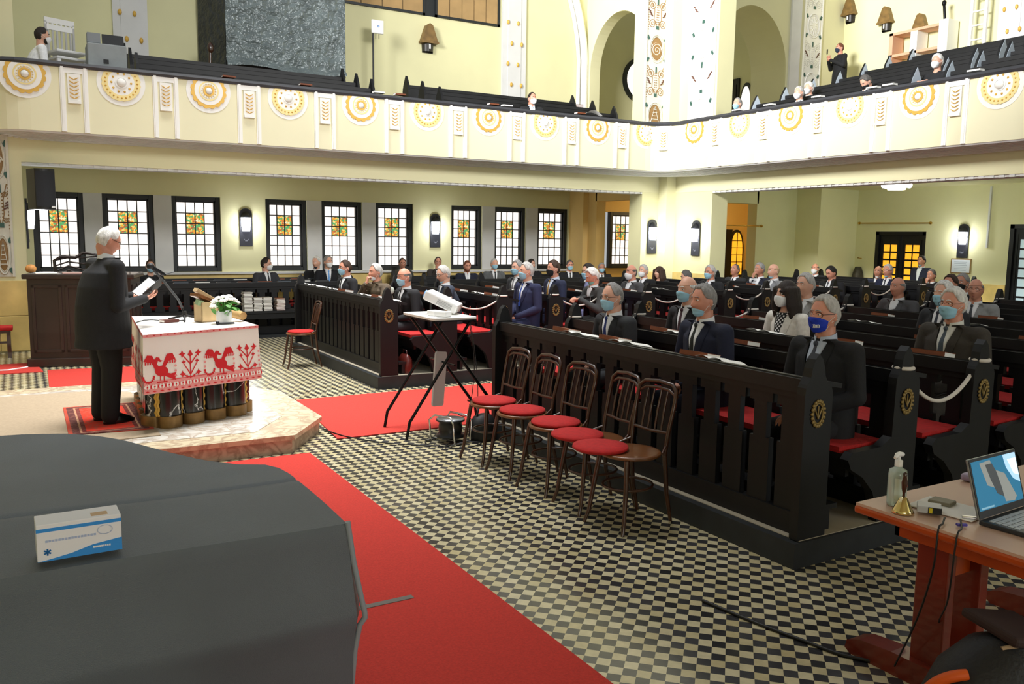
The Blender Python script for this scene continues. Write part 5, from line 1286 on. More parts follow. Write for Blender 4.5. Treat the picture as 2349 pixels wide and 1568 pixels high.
    # ---- trousers
    if legs:
        tr_ = MB(); tm = trousers or sm
        if stand is None:
            tr_.ell((0, .02, pz - .01), (.175 * wf, .15, .11), 18, 10)
            for q in (-1, 1):
                k = Vector((q * .12, .395, sz + .055)); tr_.cap((q * .09, .02, pz - .02), k, .088, .066); tr_.cap(k, (q * .12, .37, .09), .064, .052)
            to = tr_.ob('trousers', tm, root); rem(to, .014, 4)
            if shoes:
                for q in (-1, 1): MB().loft([((q * .12, .42, 0), .045, .13), ((q * .12, .42, .025), .047, .135), ((q * .12, .40, .06), .04, .09), ((q * .12, .37, .09), .03, .04)], 16).ob('shoe', M_plast, root)
        else:
            tr_.ell((0, 0, pz), (.17 * wf, .13, .13), 18, 10)
            for q in (-1, 1):
                k = Vector((q * .095, .02, pz * .54)); tr_.cap((q * .085, .0, pz - .02), k, .1 * wf, .088); tr_.cap(k, (q * .1, -.015, .075), .088, .076); tr_.cap((q * .1, -.015, .1), (q * .1, -.01, .05), .06, .062)
            to = tr_.ob('trousers', tm, root); rem(to, .011, 4)
            for q in (-1, 1): MB().loft([((q * .1, .06, 0), .046, .135), ((q * .1, .06, .025), .048, .14), ((q * .1, .04, .06), .042, .1), ((q * .1, .0, .1), .035, .045)], 18).ob('shoe', mat('polished black leather', '#0b0b0c', .2), root)
    return root, Mh, jk
Q = 90
def pd(*a, **k): return person(*a, **k)
NV, BK, CH, GY, DG = '#171c33', '#131418', '#2b2d31', '#6d6f73', '#2a2a2d'
# ---- standing speaker
sp_, Mh, jk = pd('white-haired man in a black suit standing on the rug, reading from a black folder', (.68, 8.15, 1.77), -72, suit='#17181c', shirt='#e6e6ea', tie=None, hair=('short', 'white'), mask=None, glasses=True, pose='book', hpitch=22, hyaw=-4, lean=.08, wf=1.3, near=True, skin=1, stand=.172,
                 trousers=mat('black trousers', '#0f1013', .85, bump=(240, .2)), handpts={-1: ((-.27, .05, 1.06), (-.1, .32, 1.10)), 1: ((.28, .02, 1.04), (.13, .33, 1.09))})
fo = empty('black_folder', label='open black folder held in both hands by the standing speaker', cat='folder')
fo.matrix_basis = sp_.matrix_basis @ Matrix.Translation((0, .45, 1.13)) @ Euler((R(38), 0, 0)).to_matrix().to_4x4()
MB().box(-.15, -.002, -.11, .11, -.006, 0, 0, Euler((0, R(38), 0)).to_matrix().to_4x4()).box(.002, .15, -.11, .11, -.006, 0, 0, Euler((0, R(-38), 0)).to_matrix().to_4x4()).ob('folder_cover', M_black, fo)
MB().box(-.14, -.004, -.1, .1, .001, .004, 0, Euler((0, R(38), 0)).to_matrix().to_4x4()).box(.004, .14, -.1, .1, .001, .004, 0, Euler((0, R(-38), 0)).to_matrix().to_4x4()).ob('pages', M_paper, fo)
# ---- front of the block right of the aisle
pd('bald-fronted man with glasses, blue mask and blue tie leaning over the front barrier', (4.36, 5.76, 1.35), 92, suit='#26282c', tie='#1d2f6e', hair=('reced', 'grey'), glasses=True, near=True, lean=.10, hpitch=4, pose='fold', skin=0, shoes=True)
pd('grey-haired man in navy suit, mask pulled below the nose, front row centre', (4.36, 4.65, 1.40), 88, suit=NV, tie='#1d201c', hair=('full', 'grey'), mask=('surg', 'low'), near=True, lean=.06, pose='fold', skin=1, wf=1.1, shoes=True)
pd('white-haired man in royal blue printed mask at the aisle end of the front row', (4.36, 3.56, 1.39), 90, suit='#15161a', shirt='#b9c3d6', tie='#3a3d4a', hair=('full', 'lgrey'), mask=('royal', 'on'), glasses=True, near=True, lean=.05, pose='fold', skin=1, wf=1.12, shoes=True)
pd('bald man in dark suit half hidden behind the navy-suited man in the front row', (5.16, 5.71, 1.40), 92, suit='#1d1d21', tie='#4a3038', hair=('bald', 'white'), near=True, lean=.06, pose='fold', skin=0)
pd('white-haired man with thin glasses and brown suit behind the second roped pew end', (5.96, 3.72, 1.40), 88, suit='#3a352f', shirt='#dcdcd6', tie='#3f4a55', hair=('full', 'white'), glasses=True, near=True, lean=.05, pose='fold', skin=1, wf=1.15)
def dots_mat():
    m = bpy.data.materials.new('black blouse with white dots'); m.use_nodes = True; nt, N, L = nodes(m); b = N['Principled BSDF']; b.inputs['Roughness'].default_value = .7
    tc = N.new('ShaderNodeTexCoord'); mp = N.new('ShaderNodeMapping'); mp.inputs['Scale'].default_value = (38, .01, 38); mp.inputs['Rotation'].default_value = (0, R(45), 0); L.new(tc.outputs['Object'], mp.inputs[0])
    f = N.new('ShaderNodeVectorMath'); f.operation = 'FRACTION'; L.new(mp.outputs[0], f.inputs[0]); d = N.new('ShaderNodeVectorMath'); d.operation = 'SUBTRACT'; d.inputs[1].default_value = (.5, 0, .5); L.new(f.outputs[0], d.inputs[0])
    ln = N.new('ShaderNodeVectorMath'); ln.operation = 'LENGTH'; L.new(d.outputs[0], ln.inputs[0]); lt_ = N.new('ShaderNodeMath'); lt_.operation = 'LESS_THAN'; lt_.inputs[1].default_value = .3; L.new(ln.outputs['Value'], lt_.inputs[0])
    mx = N.new('ShaderNodeMix'); mx.data_type = 'RGBA'; L.new(lt_.outputs[0], mx.inputs[0]); mx.inputs[6].default_value = lin('#131114'); mx.inputs[7].default_value = lin('#eeeaea'); L.new(mx.outputs[2], b.inputs['Base Color']); return m
wo, Mw, jw = pd('dark-haired woman in white jacket, dotted blouse and white mask', (5.96, 5.30, 1.37), 88, suit='#e4e0d8', shirt=dots_mat(), tie=None, hair=('long', 'dbrown'), mask=('white', 'on'), near=True, lean=.05, pose='fold', female=True, trousers=mat('black skirt', '#141418', .8))
MB().tube([(.062 * math.cos(2 * PI * i / 30), .03 + .07 * math.sin(2 * PI * i / 30), wo.location.z * 0 + (1.37 - .155) - .19 - .02 * math.sin(2 * PI * i / 30)) for i in range(30)], .005, 6, 0, True).ob('pearl_necklace', mat('pearl', '#eee8dc', .3), wo)
pd('beige-haired person in pale grey suit mostly hidden behind the white-jacketed woman', (6.76, 5.77, 1.41), 92, suit='#9a9a99', tie=None, hair=('full', 'lgrey'), mask=None, lean=.05)
pd('white-haired masked man directly behind the brown-suited man at right', (7.56, 4.82, 1.37), 88, suit='#24262b', tie='#2b3040', hair=('full', 'white'))
pd('bald unmasked man in grey suit and open white collar', (9.16, 6.43, 1.31), 86, suit='#4b4a4d', tie=None, hair=('bald', 'grey'), mask=None, pose='ledge', lean=.1, skin=1, wf=1.1)
pd('bald man with glasses and pale grey suit turned away at the right edge', (9.16, 5.47, 1.34), 100, suit='#8f9192', tie='#3b3f48', hair=('bald', 'grey'), mask=None, glasses=True, skin=1, hyaw=10)
pd('brown-haired head looking over the bald man with glasses at right', (9.96, 6.27, 1.34), 92, suit='#202126', tie=None, hair=('full', 'brown'), mask=None, skin=1)
pd('grey-haired man with dark face under the framed notice', (10.76, 6.61, 1.33), 95, suit='#1e1f24', tie=None, hair=('full', 'grey'), mask=('black', 'on'), skin=2)
# ---- block left of the aisle
pd('masked man in black suit and narrow black tie, farthest left in the left front row', (4.32, 12.48, 1.34), 100, suit='#1f2024', tie='#0f0f12', hair=('short', 'brown'), glasses=True, near=True, lean=.04, hyaw=-5, skin=1)
so_, Ms, js = pd('soldier in olive brown uniform resting his chin on his hand', (4.32, 11.20, 1.33), 100, suit='#5d5040', shirt='#6b5c48', tie='#4d4334', hair=('full', 'lgrey'), mask=('white', 'low'), pose='chin', near=True, lean=.14, skin=1, wf=1.12)
MB().ell((-.225, .02, .93), (.012, .045, .05), 12, 8).ob('shoulder_patch', mat('round badge', '#c9cfc2', .6), so_)
pd('bald black-suited man in blue mask ending the left front row', (4.32, 10.17, 1.31), 96, suit='#17181c', tie='#2b2c31', hair=('bald', 'dgrey'), near=True, lean=.12, hpitch=6, skin=1, wf=1.1, shoes=True)
pd('grey-haired man with mask under his chin reaching over the ledge behind the projector', (5.12, 10.67, 1.32), 80, suit='#333a49', tie='#8a8d92', hair=('full', 'lgrey'), mask=('surg', 'chin'), glasses=True, pose='ledge', near=True, lean=.14, hpitch=14, hyaw=12, skin=0)
pd('grey-haired man in navy suit sitting upright beside the aisle carpet', (5.92, 9.75, 1.39), 95, suit='#1f2547', shirt='#dfe2ea', tie='#2f4c9a', hair=('full', 'lgrey'), near=True, lean=.03, hyaw=-8, skin=0, wf=1.08, shoes=True)
pd('grey-haired man in blue mask seen just behind the upright navy-suited man', (6.72, 11.35, 1.37), 98, suit='#3a3c40', tie='#777777', hair=('full', 'grey'), hyaw=6)
pd('man in black mask, navy suit and gold tie in the left pews', (6.72, 10.31, 1.40), 90, suit='#1d2440', shirt='#d3dcf0', tie='#9a7432', hair=('full', 'brown'), mask=('black', 'on'), lean=.03, skin=1, shoes=True)
pd('white-haired man in green mask slumped over the ledge behind the rope', (6.92, 9.62, 1.32), 86, suit='#3b3c3c', tie=None, hair=('full', 'white'), mask=('green', 'low'), pose='ledge', hpitch=22, lean=.16, skin=1)
pd('dark-haired man in lavender shirt leaning forward on the ledge', (7.52, 10.56, 1.34), 60, suit='#9396c4', shirt=None, tie=None, hair=('full', 'dbrown'), pose='ledge', lean=.12, hpitch=6, hyaw=25)
pd('dark-haired masked man hidden behind the man in the lavender shirt', (9.12, 12.80, 1.24), 100, suit='#22232a', tie=None, hair=('full', 'dbrown'))
pd('bald man in white mask, grey jacket and open white shirt', (8.32, 10.52, 1.32), 92, suit='#4a4a4d', tie=None, hair=('bald', 'dgrey'), mask=('white', 'on'), skin=1)
pd('grey-haired man in white mask and long black coat', (9.92, 12.19, 1.26), 104, suit='#101114', tie='#8a8d92', hair=('short', 'lgrey'), mask=('white', 'on'))
pd('brown-haired woman peeking out by the corner pier', (10.72, 12.70, 1.20), 100, suit='#1c1c22', shirt=None, tie=None, hair=('long', 'brown'), mask=None, female=True)
pd('dark grey-haired man turned down sideways below the pier lamp', (10.72, 11.91, 1.16), 60, suit='#1c1d22', tie=None, hair=('full', 'dgrey'), mask=None, hpitch=20)
pd('grey-haired man with glasses and white mask before the dark vestibule door', (9.92, 10.45, 1.31), 96, suit='#1f2024', tie='#5d6068', hair=('full', 'lgrey'), glasses=True, skin=1)
pd('dark-haired unmasked man with head thrown back before the pointed amber window', (12.32, 12.28, 1.25), 98, suit='#24262a', tie='#2c2d33', hair=('reced', 'dgrey'), mask=None, hpitch=-14, skin=2, beard=None)
pd('grey-haired man in dark navy suit covering his mouth with his hand', (11.52, 10.88, 1.33), 90, suit='#1c2030', tie=None, hair=('full', 'grey'), mask=None, pose='chin', lean=.1, skin=2)
pd('bald man in light grey suit with arms crossed and mask under his chin', (10.72, 9.82, 1.35), 78, suit='#8b8d92', tie='#26272d', hair=('bald', 'blond'), mask=('surg', 'chin'), pose='crossed', lean=.02)
pd('bald man in white mask and black suit far back before the yellow side wall', (15.52, 13.00, 1.23), 104, suit='#16171b', tie='#101014', hair=('bald', 'dgrey'), mask=('white', 'on'), skin=1)
pd('black-haired man in black suit and white shirt looking down', (12.32, 9.97, 1.30), 88, suit='#15161a', tie='#54565c', hair=('full', 'black'), mask=None, hpitch=20, lean=.08, wf=1.1, skin=1)
pd('grey-haired man with glasses and mask at his chin before the double door', (13.92, 10.00, 1.32), 92, suit='#1c2340', tie='#2c2f38', hair=('full', 'lgrey'), mask=('surg', 'chin'), glasses=True, skin=1)
pd('bald man turned aside just left of the double door seat row', (14.72, 10.79, 1.26), 110, suit='#1c2036', tie=None, hair=('bald', 'dgrey'), mask=('white', 'chin'), skin=2)
pd('man in black holding his hand to his face right of the double door', (15.52, 10.18, 1.21), 92, suit='#14151b', tie=None, hair=('short', 'dgrey'), mask=None, pose='chin', skin=2)
pd('man standing by the double door in navy jacket over pale shirt', (17.60, 11.81, 1.44), 90, suit='#1a1f33', shirt='#d9dfe3', tie=None, hair=('full', 'dbrown'), mask=('surg', 'chin'), stand=0.0, pose='down', skin=1)
# ---- wall pews under the windows (face the hall)
WS = .05 + .44
pd('woman with glasses, blue mask and black top behind the microphone', (2.08, 16.77, 1.22), 188, WS, suit='#17181b', shirt=None, tie=None, hair=('short', 'brown'), glasses=True, female=True, hyaw=-8)
pd('dark-haired man with glasses and white mask reading at the wall pew', (3.99, 15.97, 1.28), 195, WS, suit='#34353b', tie='#15161d', hair=('short', 'dbrown'), mask=('white', 'on'), glasses=True, hyaw=45, pose='ledge')
pd('white-haired man in black half hidden behind the man with the big white mask', (5.20, 16.77, 1.28), 175, WS, suit='#17181c', tie=None, hair=('full', 'white'), mask=('navy', 'chin'), hyaw=-40)
pd('grey-haired man in large white mask and light blue tie at the wall pew', (5.18, 15.97, 1.32), 172, WS, suit='#16171d', tie='#6fa3e0', hair=('full', 'grey'), mask=('white', 'on'), hyaw=20)
pd('brown-haired unmasked man in olive jacket under the third window group', (7.34, 17.40, 1.23), 165, WS, suit='#3a382f', tie=None, hair=('short', 'brown'), mask=None, glasses=True, skin=2)
pd('balding man with glasses and hand at mouth under the wall lamp', (8.21, 17.40, 1.25), 160, WS, suit='#2a221f', tie='#2a1e20', hair=('reced', 'dbrown'), mask=None, glasses=True, pose='chin', skin=1)
pd('red-bearded man in navy suit and white tie at the wall pew', (8.22, 15.97, 1.22), 165, WS, suit='#171c30', tie='#e2e3ea', hair=('short', 'red'), mask=None, beard='red', hpitch=10, skin=1)
pd('white-haired masked man in grey suit and black tie at the wall pew', (8.88, 15.97, 1.26), 168, WS, suit='#5d5f61', tie='#17181c', hair=('short', 'lgrey'))
pd('dark-haired man turned sideways under the last window', (10.31, 16.77, 1.22), 150, WS, suit='#1a1a1e', tie=None, hair=('full', 'dbrown'), mask=None, hyaw=50)
pd('curly grey-haired man with blue mask and folded arms at the end of the wall pews', (10.85, 15.97, 1.22), 160, WS, suit='#17181c', tie='#17181c', hair=('full', 'dgrey'), pose='crossed', skin=1)
pd('man with glasses and blue mask beside the vestibule window', (11.75, 15.97, 1.16), 155, WS, suit='#15161a', tie='#101014', hair=('short', 'grey'), glasses=True, skin=2)
# ---- up in the gallery
pd('man in white short-sleeved shirt and white mask at the far left of the gallery', (.46, 14.75, 4.72), -80, 3.95, suit='#f0f1f4', shirt=None, tie=None, hair=('short', 'dbrown'), mask=('white', 'on'), beard='dbrown', lean=.14, sleeves=False, pose='lap', legs=False)
pd('balding man in black suit and white mask alone in the left gallery', (8.94, 14.62, 4.57), 165, 3.82, suit='#17181c', shirt='#e5e8f0', tie='#aab4cc', hair=('reced', 'dbrown'), mask=('white', 'on'), lean=.03, legs=False, skin=1, hyaw=18)
u3, M3, j3 = pd('man in black standing with a phone before the bright gallery wall', (17.7, 14.47, 6.56), 70, suit='#131417', shirt=None, tie=None, hair=('short', 'red'), mask=('navy', 'on'), pose='phone', stand=5.1, skin=1)
ph = MB().box(-.02, .02, -.006, .006, -.06, .06).ob('phone', M_plast); ph.location = u3.matrix_basis @ Vector((0, .36, 1.36)); ph.rotation_euler = (0, 0, R(70)); tag(ph, 'black phone held up by the man standing in the gallery', 'phone')
pd('grey-haired man in grey suit and blue mask at the inner end of the right gallery', (12.68, 12.78, 4.57), 95, 3.82, suit='#55585c', tie='#c9ccd4', hair=('reced', 'grey'), legs=False)
pd('grey-haired man in white mask and black jacket in the right gallery front row', (12.62, 11.17, 4.56), 95, 3.82, suit='#17181b', tie='#d6d8dc', hair=('full', 'lgrey'), mask=('white', 'on'), legs=False)
pd('white-haired man in white mask behind the black-jacketed man in the gallery', (13.30, 11.54, 4.76), 95, 4.05, suit='#26272b', tie=None, hair=('full', 'white'), mask=('white', 'on'), legs=False)
pd('dark blond man in navy suit bowing his head over the gallery rail', (12.60, 9.72, 4.55), 80, 3.82, suit='#1a1f33', tie=None, hair=('full', 'dgrey'), mask=('black', 'on'), hpitch=42, lean=.12, legs=False)
pd('white-haired woman in white mask with clasped hands in the right gallery', (13.10, 8.77, 4.78), 92, 4.03, suit='#1b1c20', shirt=None, tie=None, hair=('full', 'white'), mask=('white', 'on'), pose='ledge', female=True, legs=False)
# ================================================================ LAMPS, GALLERY, WALL THINGS
M_sconce = mat('blackened lamp board', '#20222b', .5)
def sconce(T, rz, label, power=16):
    r = empty('wall_lamp', T, rz, label, 'lamp', 'arched wall lamps')
    p = [(-.125, -.38), (.125, -.38), (.125, .26)] + [(.125 * math.cos(R(a)), .26 + .125 * math.sin(R(a))) for a in range(15, 180, 15)] + [(-.125, .26)]
    MB().prism(p, -.03, 0, 'y').ob('back_board', M_sconce, r, bevel=.005)
    g = MB().lathe([(.075, -.14), (.095, .0), (.1, .14)], c=(0, -.03, .06), n=14, arc=(R(180), R(360))).ob('glass_shade', M_shade, r)
    MB().lathe([(.105, .0), (.1, .03), (.05, .1), (0, .12)], c=(0, -.03, .2), n=14, arc=(R(180), R(360))).ob('shade_cap', M_sconce, r)
    MB().cb((0, -.034, -.27), (.05, .008, .03)).cb((-.04, -.034, -.25), (.012, .008, .03)).cb((.04, -.034, -.25), (.012, .008, .03)).ob('board_ornament', mat('worn lamp ornament', '#6a6c75', .5), r)
    d = Vector((math.sin(rz), -math.cos(rz), 0)) * .2
    point('wall_lamp_light', Vector(T) + d + Vector((0, 0, .06)), power, (.93, .96, 1), .07)
sconce((4.05, YW, 1.97), 0, 'black arched wall lamp between the third and fourth windows from the left')
sconce((8.32, YW, 1.97), 0, 'black arched wall lamp between the sixth and seventh windows from the left')
sconce((12.27, YB, 1.9), 0, 'black arched wall lamp on the left face of the corner pier')
sconce((XB, 13.85, 1.88), R(-90), 'black arched wall lamp on the right face of the corner pier')
sconce((XW, 11.48, 1.9), R(-90), 'black arched wall lamp above the framed notice')
sconce((.115, 15.0, 1.95), R(90), 'black arched wall lamp glowing beside the altar pier at far left', 9)
# ceiling light under the rear gallery
cl_ = empty('ceiling_lamp', (15.5, 11.07, 3.14), 0, 'round ring ceiling lamp with glowing globes under the rear gallery', 'lamp')
MB().lathe([(0, 0), (.27, 0), (.27, -.05), (.24, -.07), (0, -.07)], n=24).ob('ceiling_plate', M_chrome, cl_)
for i in range(8): a = 2 * PI * i / 8; MB().ell((.24 * math.cos(a), .24 * math.sin(a), -.14), (.055, .055, .06), 12, 8).ob('globe', M_shade, cl_)
MB().lathe([(0, -.235), (.17, -.235), (.18, -.2), (.17, -.19)], n=24).ob('lower_dish', mat('warm lit dish', '#fff0c8', .4, emit=1.6), cl_)
point('ceiling_lamp_light', (15.5, 11.07, 2.75), 70, (.9, 1, .9), .2)
point('rear_aisle_lamp_light', (15.5, 6.0, 2.75), 60, (.9, 1, .9), .2)
cl2 = copy_tree(cl_, None, tree_of(cl_)); cl2.location = (15.5, 6.0, 3.14); cl2['label'] = 'ring ceiling lamp nearest the right edge under the rear gallery'
# loudspeakers
def loudspeaker(T, rz, d, label, angle=0):
    r = empty('loudspeaker', T, rz, label, 'loudspeaker'); w_, dp, h_ = d
    p = [(-w_ / 2, 0), (w_ / 2, 0)] + [(w_ / 2 * (1 - .25 * t) * (1 - 2 * i / 8 if True else 0), -dp - .04 * math.sin(PI * i / 8)) for i, t in [(i, 1) for i in range(9)]]
    MB().prism(p, 0, h_, 'z').ob('cabinet', M_plast, r, bevel=.008)
    p2 = [(w_ * .36 * (1 - 2 * i / 8), -dp - .006 - .04 * math.sin(PI * (i + .4) / 8.8)) for i in range(9)]
    MB().prism(p2 + [(-w_ * .3, -dp + .02), (w_ * .3, -dp + .02)], .04, h_ - .04, 'z').ob('front_grille', mat('speaker grille', '#20232a', .7, bump=(300, .4)), r)
    MB().cb((w_ * .25, -dp - .03, .04), (.05, .01, .03)).ob('badge', M_whitep, r)
    MB().box(-.04, .04, 0, .08, h_ * .4, h_ * .6).ob('wall_bracket', M_blackm, r)
    return r
loudspeaker((.33, YB - .02, 2.16), R(10), (.36, .34, .6), 'large black loudspeaker hanging at the altar pier below the left balcony')
loudspeaker((14.5, 15.9, 6.05), R(60), (.3, .28, .6), 'black loudspeaker hanging inside the left jamb of the gallery arch')
loudspeaker((14.55, 15.55, 2.1), R(30), (.28, .26, .48), 'black loudspeaker in the vestibule opening beside the corner pier')
# framed notice, vase, hook, rods
fn = empty('framed_notice', (XW, 11.49, 1.16), R(-90), 'framed white notice sheet hanging under the rear wall lamp', 'frame')
MB().box(-.24, .24, -.02, 0, 0, .34).ob('frame', mat('tan wood frame', '#9a7b4e', .5), fn, bevel=.004); MB().box(-.215, .215, -.023, -.018, .025, .315).ob('sheet', mat('pale blue paper', '#dfe6ef', .7), fn)
m = MB()
for i in range(6): m.box(-.16 + .01 * (i % 3), .15 - .02 * (i % 2), -.0245, -.023, .26 - .038 * i, .268 - .038 * i)
m.ob('text_lines', mat('grey ink', '#9aa6b8', .8), fn)
vs_ = empty('stone_collection_box', (XW, 14.16, .88), R(-90), 'dark stone-look collection box on the rear wall left of the double door', 'box')
MB().lathe([(0, 0), (.14, 0), (.15, .04), (.12, .2), (.08, .32), (.07, .34), (0, .34)], c=(0, -.09, 0), n=16).ob('box_body', mat('dark bronze', '#3f3a2e', .5, .4, noise=(12, .3)), vs_)
tag(MB().tube([(XW - .01, 14.22, 1.44), (XW - .06, 14.22, 1.44), (XW - .06, 14.1, 1.43)], .012, 6).ob('wall_hook', M_brass), 'small brass hook on the rear wall above the collection box', 'hook')
def rod(a, b, label):
    a, b = Vector(a), Vector(b); r = empty('curtain_rod', (a + b) / 2, 0, label, 'curtain rod'); c = (a + b) / 2
    MB().tube([a - c, b - c], .014, 8).ob('rod', M_brass, r)
    for q in (a, b): MB().ell(tuple(q - c), (.04, .04, .035), 10, 8).ob('finial', M_brass, r)
rod((XW - .06, 14.23, 2.32), (XW - .06, 12.28, 2.31), 'brass curtain rod over the rear double door')
rod((15.9, 15.03, 2.2), (13.9, 15.03, 2.2), 'brass curtain rod across the vestibule opening')
MB2 = tag(MB().box(XW - .04, XW, 10.9, 10.94, 1.75, 3.1).ob('cable_duct', M_grey), 'pale vertical cable duct on the rear wall right of the lamp', 'duct')

# gallery pews (pointed black ends, the rear gallery's with gloss reflection painted pale)
M_end = mat('painted gloss reflection', '#c9d6e3', .35)  # pale colour paints bright light reflected off the dark end panels
gpt = [(-.15, 0), (.15, 0), (.15, .78), (.11, .9), (.0, 1.08), (-.11, .9), (-.15, .78)]
_g = {}
def gal_pew(L_, T, rz, label, group, pale):
    k = round(L_, 2)
    if k not in _g:
        d = {'end_panel': MB().prism(gpt, 0, .045).mesh('end_panel', [M_ebony])}
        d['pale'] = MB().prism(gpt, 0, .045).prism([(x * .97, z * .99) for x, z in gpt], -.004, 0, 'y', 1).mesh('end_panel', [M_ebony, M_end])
        d['back_board'] = MB().box(-.02, .02, .045, L_ - .045, .1, .86).box(-.03, .03, .045, L_ - .045, .84, .9).mesh('back_board', [M_ebony])
        d['book_ledge'] = MB().box(-.02, .25, .045, L_ - .045, 0, .03, 0, Matrix.Translation((0, 0, .86)) @ Euler((0, R(8), 0)).to_matrix().to_4x4()).mesh('book_ledge', [M_rail])
        d['bench_seat'] = MB().box(-.42, -.02, .045, L_ - .045, .42, .45).mesh('bench_seat', [M_ebony]); _g[k] = d
    d = _g[k]; r = empty('gallery_pew', T, rz, label, 'pew', group)
    for n in ('back_board', 'book_ledge', 'bench_seat'): o = bpy.data.objects.new(n, d[n]); COL.objects.link(o); o.parent = r
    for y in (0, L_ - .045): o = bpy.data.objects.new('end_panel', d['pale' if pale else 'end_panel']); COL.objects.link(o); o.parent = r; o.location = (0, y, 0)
    return r
for gi, (x0, x1, t) in enumerate(((1.75, 5.75, 'left of the gap with the pole'), (7.08, 11.27, 'right of the gap with the pole'))):
    for k in range(3):
        if k < 3: gal_pew(x1 - x0, (x1, 15.0 + .8 * k, 3.6 + .22 * k), R(90), 'black gallery pew %s, %s row from the rail' % (t, ordn(k)), 'left gallery pews', False)
for gi, (y0, y1, t) in enumerate(((8.95, 12.47, 'inner'), (3.4, 8.4, 'outer'))):
    for k in range(7): gal_pew(y1 - y0, (12.86 + .8 * k, y0, 3.63 + .245 * k), 0, 'black rear gallery pew with pointed sheen-painted ends, %s section, %s row from the rail' % (t, ordn(k)), 'rear gallery pews', True)
def glb(T, rz, c, label): book(T, .12, .2, .03, c, label, 'books on the gallery ledges', rz=rz, tilt=0)
for k in range(3):
    q = {'brown': 0, 'white': 0}
    for x in (2.4, 3.3, 4.3, 5.2, 7.6, 8.5, 9.6, 10.6):
        if (k * 5 + int(x * 3)) % 3 == 0: continue
        cn = 'brown' if (k + int(x)) % 4 else 'white'
        glb((x + .12 * k, 15.13 + .8 * k, 3.6 + .22 * k + .885), R(90), M_brownbook if cn == 'brown' else M_paper, '%s %s book along the left gallery %s pew ledge' % (ordn(q[cn]), cn, ordn(k))); q[cn] += 1
for k in range(5):
    q = {'brown': 0, 'white': 0}
    for y in (11.6, 10.6, 9.7, 7.9, 6.6, 5.2):
        if (k * 7 + int(y * 2)) % 3 == 0: continue
        cn = 'brown' if (k + int(y)) % 3 == 0 else 'white'
        glb((12.99 + .8 * k, y + .1 * k, 3.63 + .245 * k + .885), 0, M_brownbook if cn == 'brown' else M_paper, '%s %s book along the rear gallery %s pew ledge' % (ordn(q[cn]), cn, ordn(k))); q[cn] += 1
for i, x in enumerate((3.05, 4.3, 5.6, 6.0, 7.9, 8.2, 9.9)):
    glb((x, 14.33, 4.32), R(90), M_brownbook if i % 3 != 2 else M_paper, '%s book lying on the left gallery rail, %s from the altar side' % ('brown' if i % 3 != 2 else 'white', ordn(i)))
for i, y in enumerate((12.2, 11.4, 10.3, 9.2, 8.9, 7.5)):
    glb((12.12, y, 4.32), 0, M_paper, 'white booklet lying on the rear gallery rail, %s from the corner' % ordn(i))
# grey box desk at the left rail with a screen on it
gd = empty('grey_mixing_desk', (1.3, 14.5, 3.62), 0, 'grey cloth-covered desk box standing at the left gallery rail', 'desk')
MB().box(-.27, .27, -.12, .3, 0, 1.02).ob('cloth_covered_box', mat('grey cloth', '#8c9294', .8, noise=(4, .12), bump=(6, .5)), gd, bevel=.02)
MB().cb((-.17, 0, 1.1), (.18, .14, .14)).ob('slatted_speaker', mat('grey slats', '#7e8489', .6), gd); MB().cb((.1, .05, 1.08), (.3, .03, .22), (R(-12), 0, 0)).ob('black_monitor', M_plast, gd)
MB().cb((-.02, -.125, .76), (.07, .01, .06)).ob('dark_hole', M_black, gd)
wc = empty('stacked_garden_chair', (.78, 15.0, 3.62), R(20), 'white plastic garden chairs stacked at the far left of the gallery', 'chair')
for q in range(2):
    m = MB(); z = .1 * q
    for i in range(6): m.box(-.18 + .065 * i, -.155 + .065 * i, .18, .2, .85 + z, 1.32 + z)
    m.box(-.22, .22, .175, .205, 1.28 + z, 1.36 + z).box(-.22, -.19, .175, .205, .45, 1.3 + z).box(.19, .22, .175, .205, .45, 1.3 + z); m.ob('slatted_back', M_whitep, wc)
    MB().box(-.22, .22, -.22, .2, .8 + z, .84 + z).ob('seat', M_whitep, wc, bevel=.01)
for x in (-.19, .19):
    for y in (-.19, .17): MB().box(x - .025, x + .025, y - .025, y + .025, 0, .8).ob('leg', M_whitep, wc)
# tarpaulin-covered organ case
oc = empty('tarp_covered_case', (4.75, 16.95, 4.05), 0, 'tall case wrapped in silvery dark tarpaulin against the left gallery wall', 'organ case')
def tarp(u, v):
    x = -1.17 + 2.34 * u; z = .95 + 2.6 * v
    return (x, .012 * math.sin(u * 9 + v * 2.3) * math.sin(v * 7 + u) + .008 * math.sin(v * 19 + 2 * math.sin(u * 5)) + .006 * math.sin(u * 33 + 4 * math.sin(v * 9)) - (.08 if v < .03 else 0), z + .04 * math.sin(u * 7) * (1 - v))
M_tarp = mat('silvery tarpaulin', '#6d7879', .3, .1, noise=(4, .3), bump=(7, 1.0, .09)); M_tarp_shade = mat('dark tarpaulin', '#2b2f30', .4, noise=(3, .3), bump=(8, .9, .08))  # second copy is darker, painting shade onto the side sheets
MB().grid(tarp, 60, 50).ob('front_sheet', M_tarp, oc)
MB().grid(lambda u, v: (-1.17 - .36 * u * 1.0, .02 + .75 * u + .03 * math.sin(v * 11), .95 + 2.6 * v), 10, 30).ob('side_sheet', M_tarp_shade, oc)
MB().grid(lambda u, v: (1.17 + .05 * u, .75 * u, .95 + 2.6 * v), 6, 20).ob('side_sheet', M_tarp_shade, oc)
MB().box(-1.1, 1.1, .08, .78, 0, 3.5).ob('wooden_case', M_walnut, oc)
MB().tube([(-1.45, .1, .95), (-1.44, .1, 1.3)], .03, 8).ell((-1.44, .08, 1.25), (.06, .04, .1), 8, 6).ob('tie_rope', M_bent, oc)
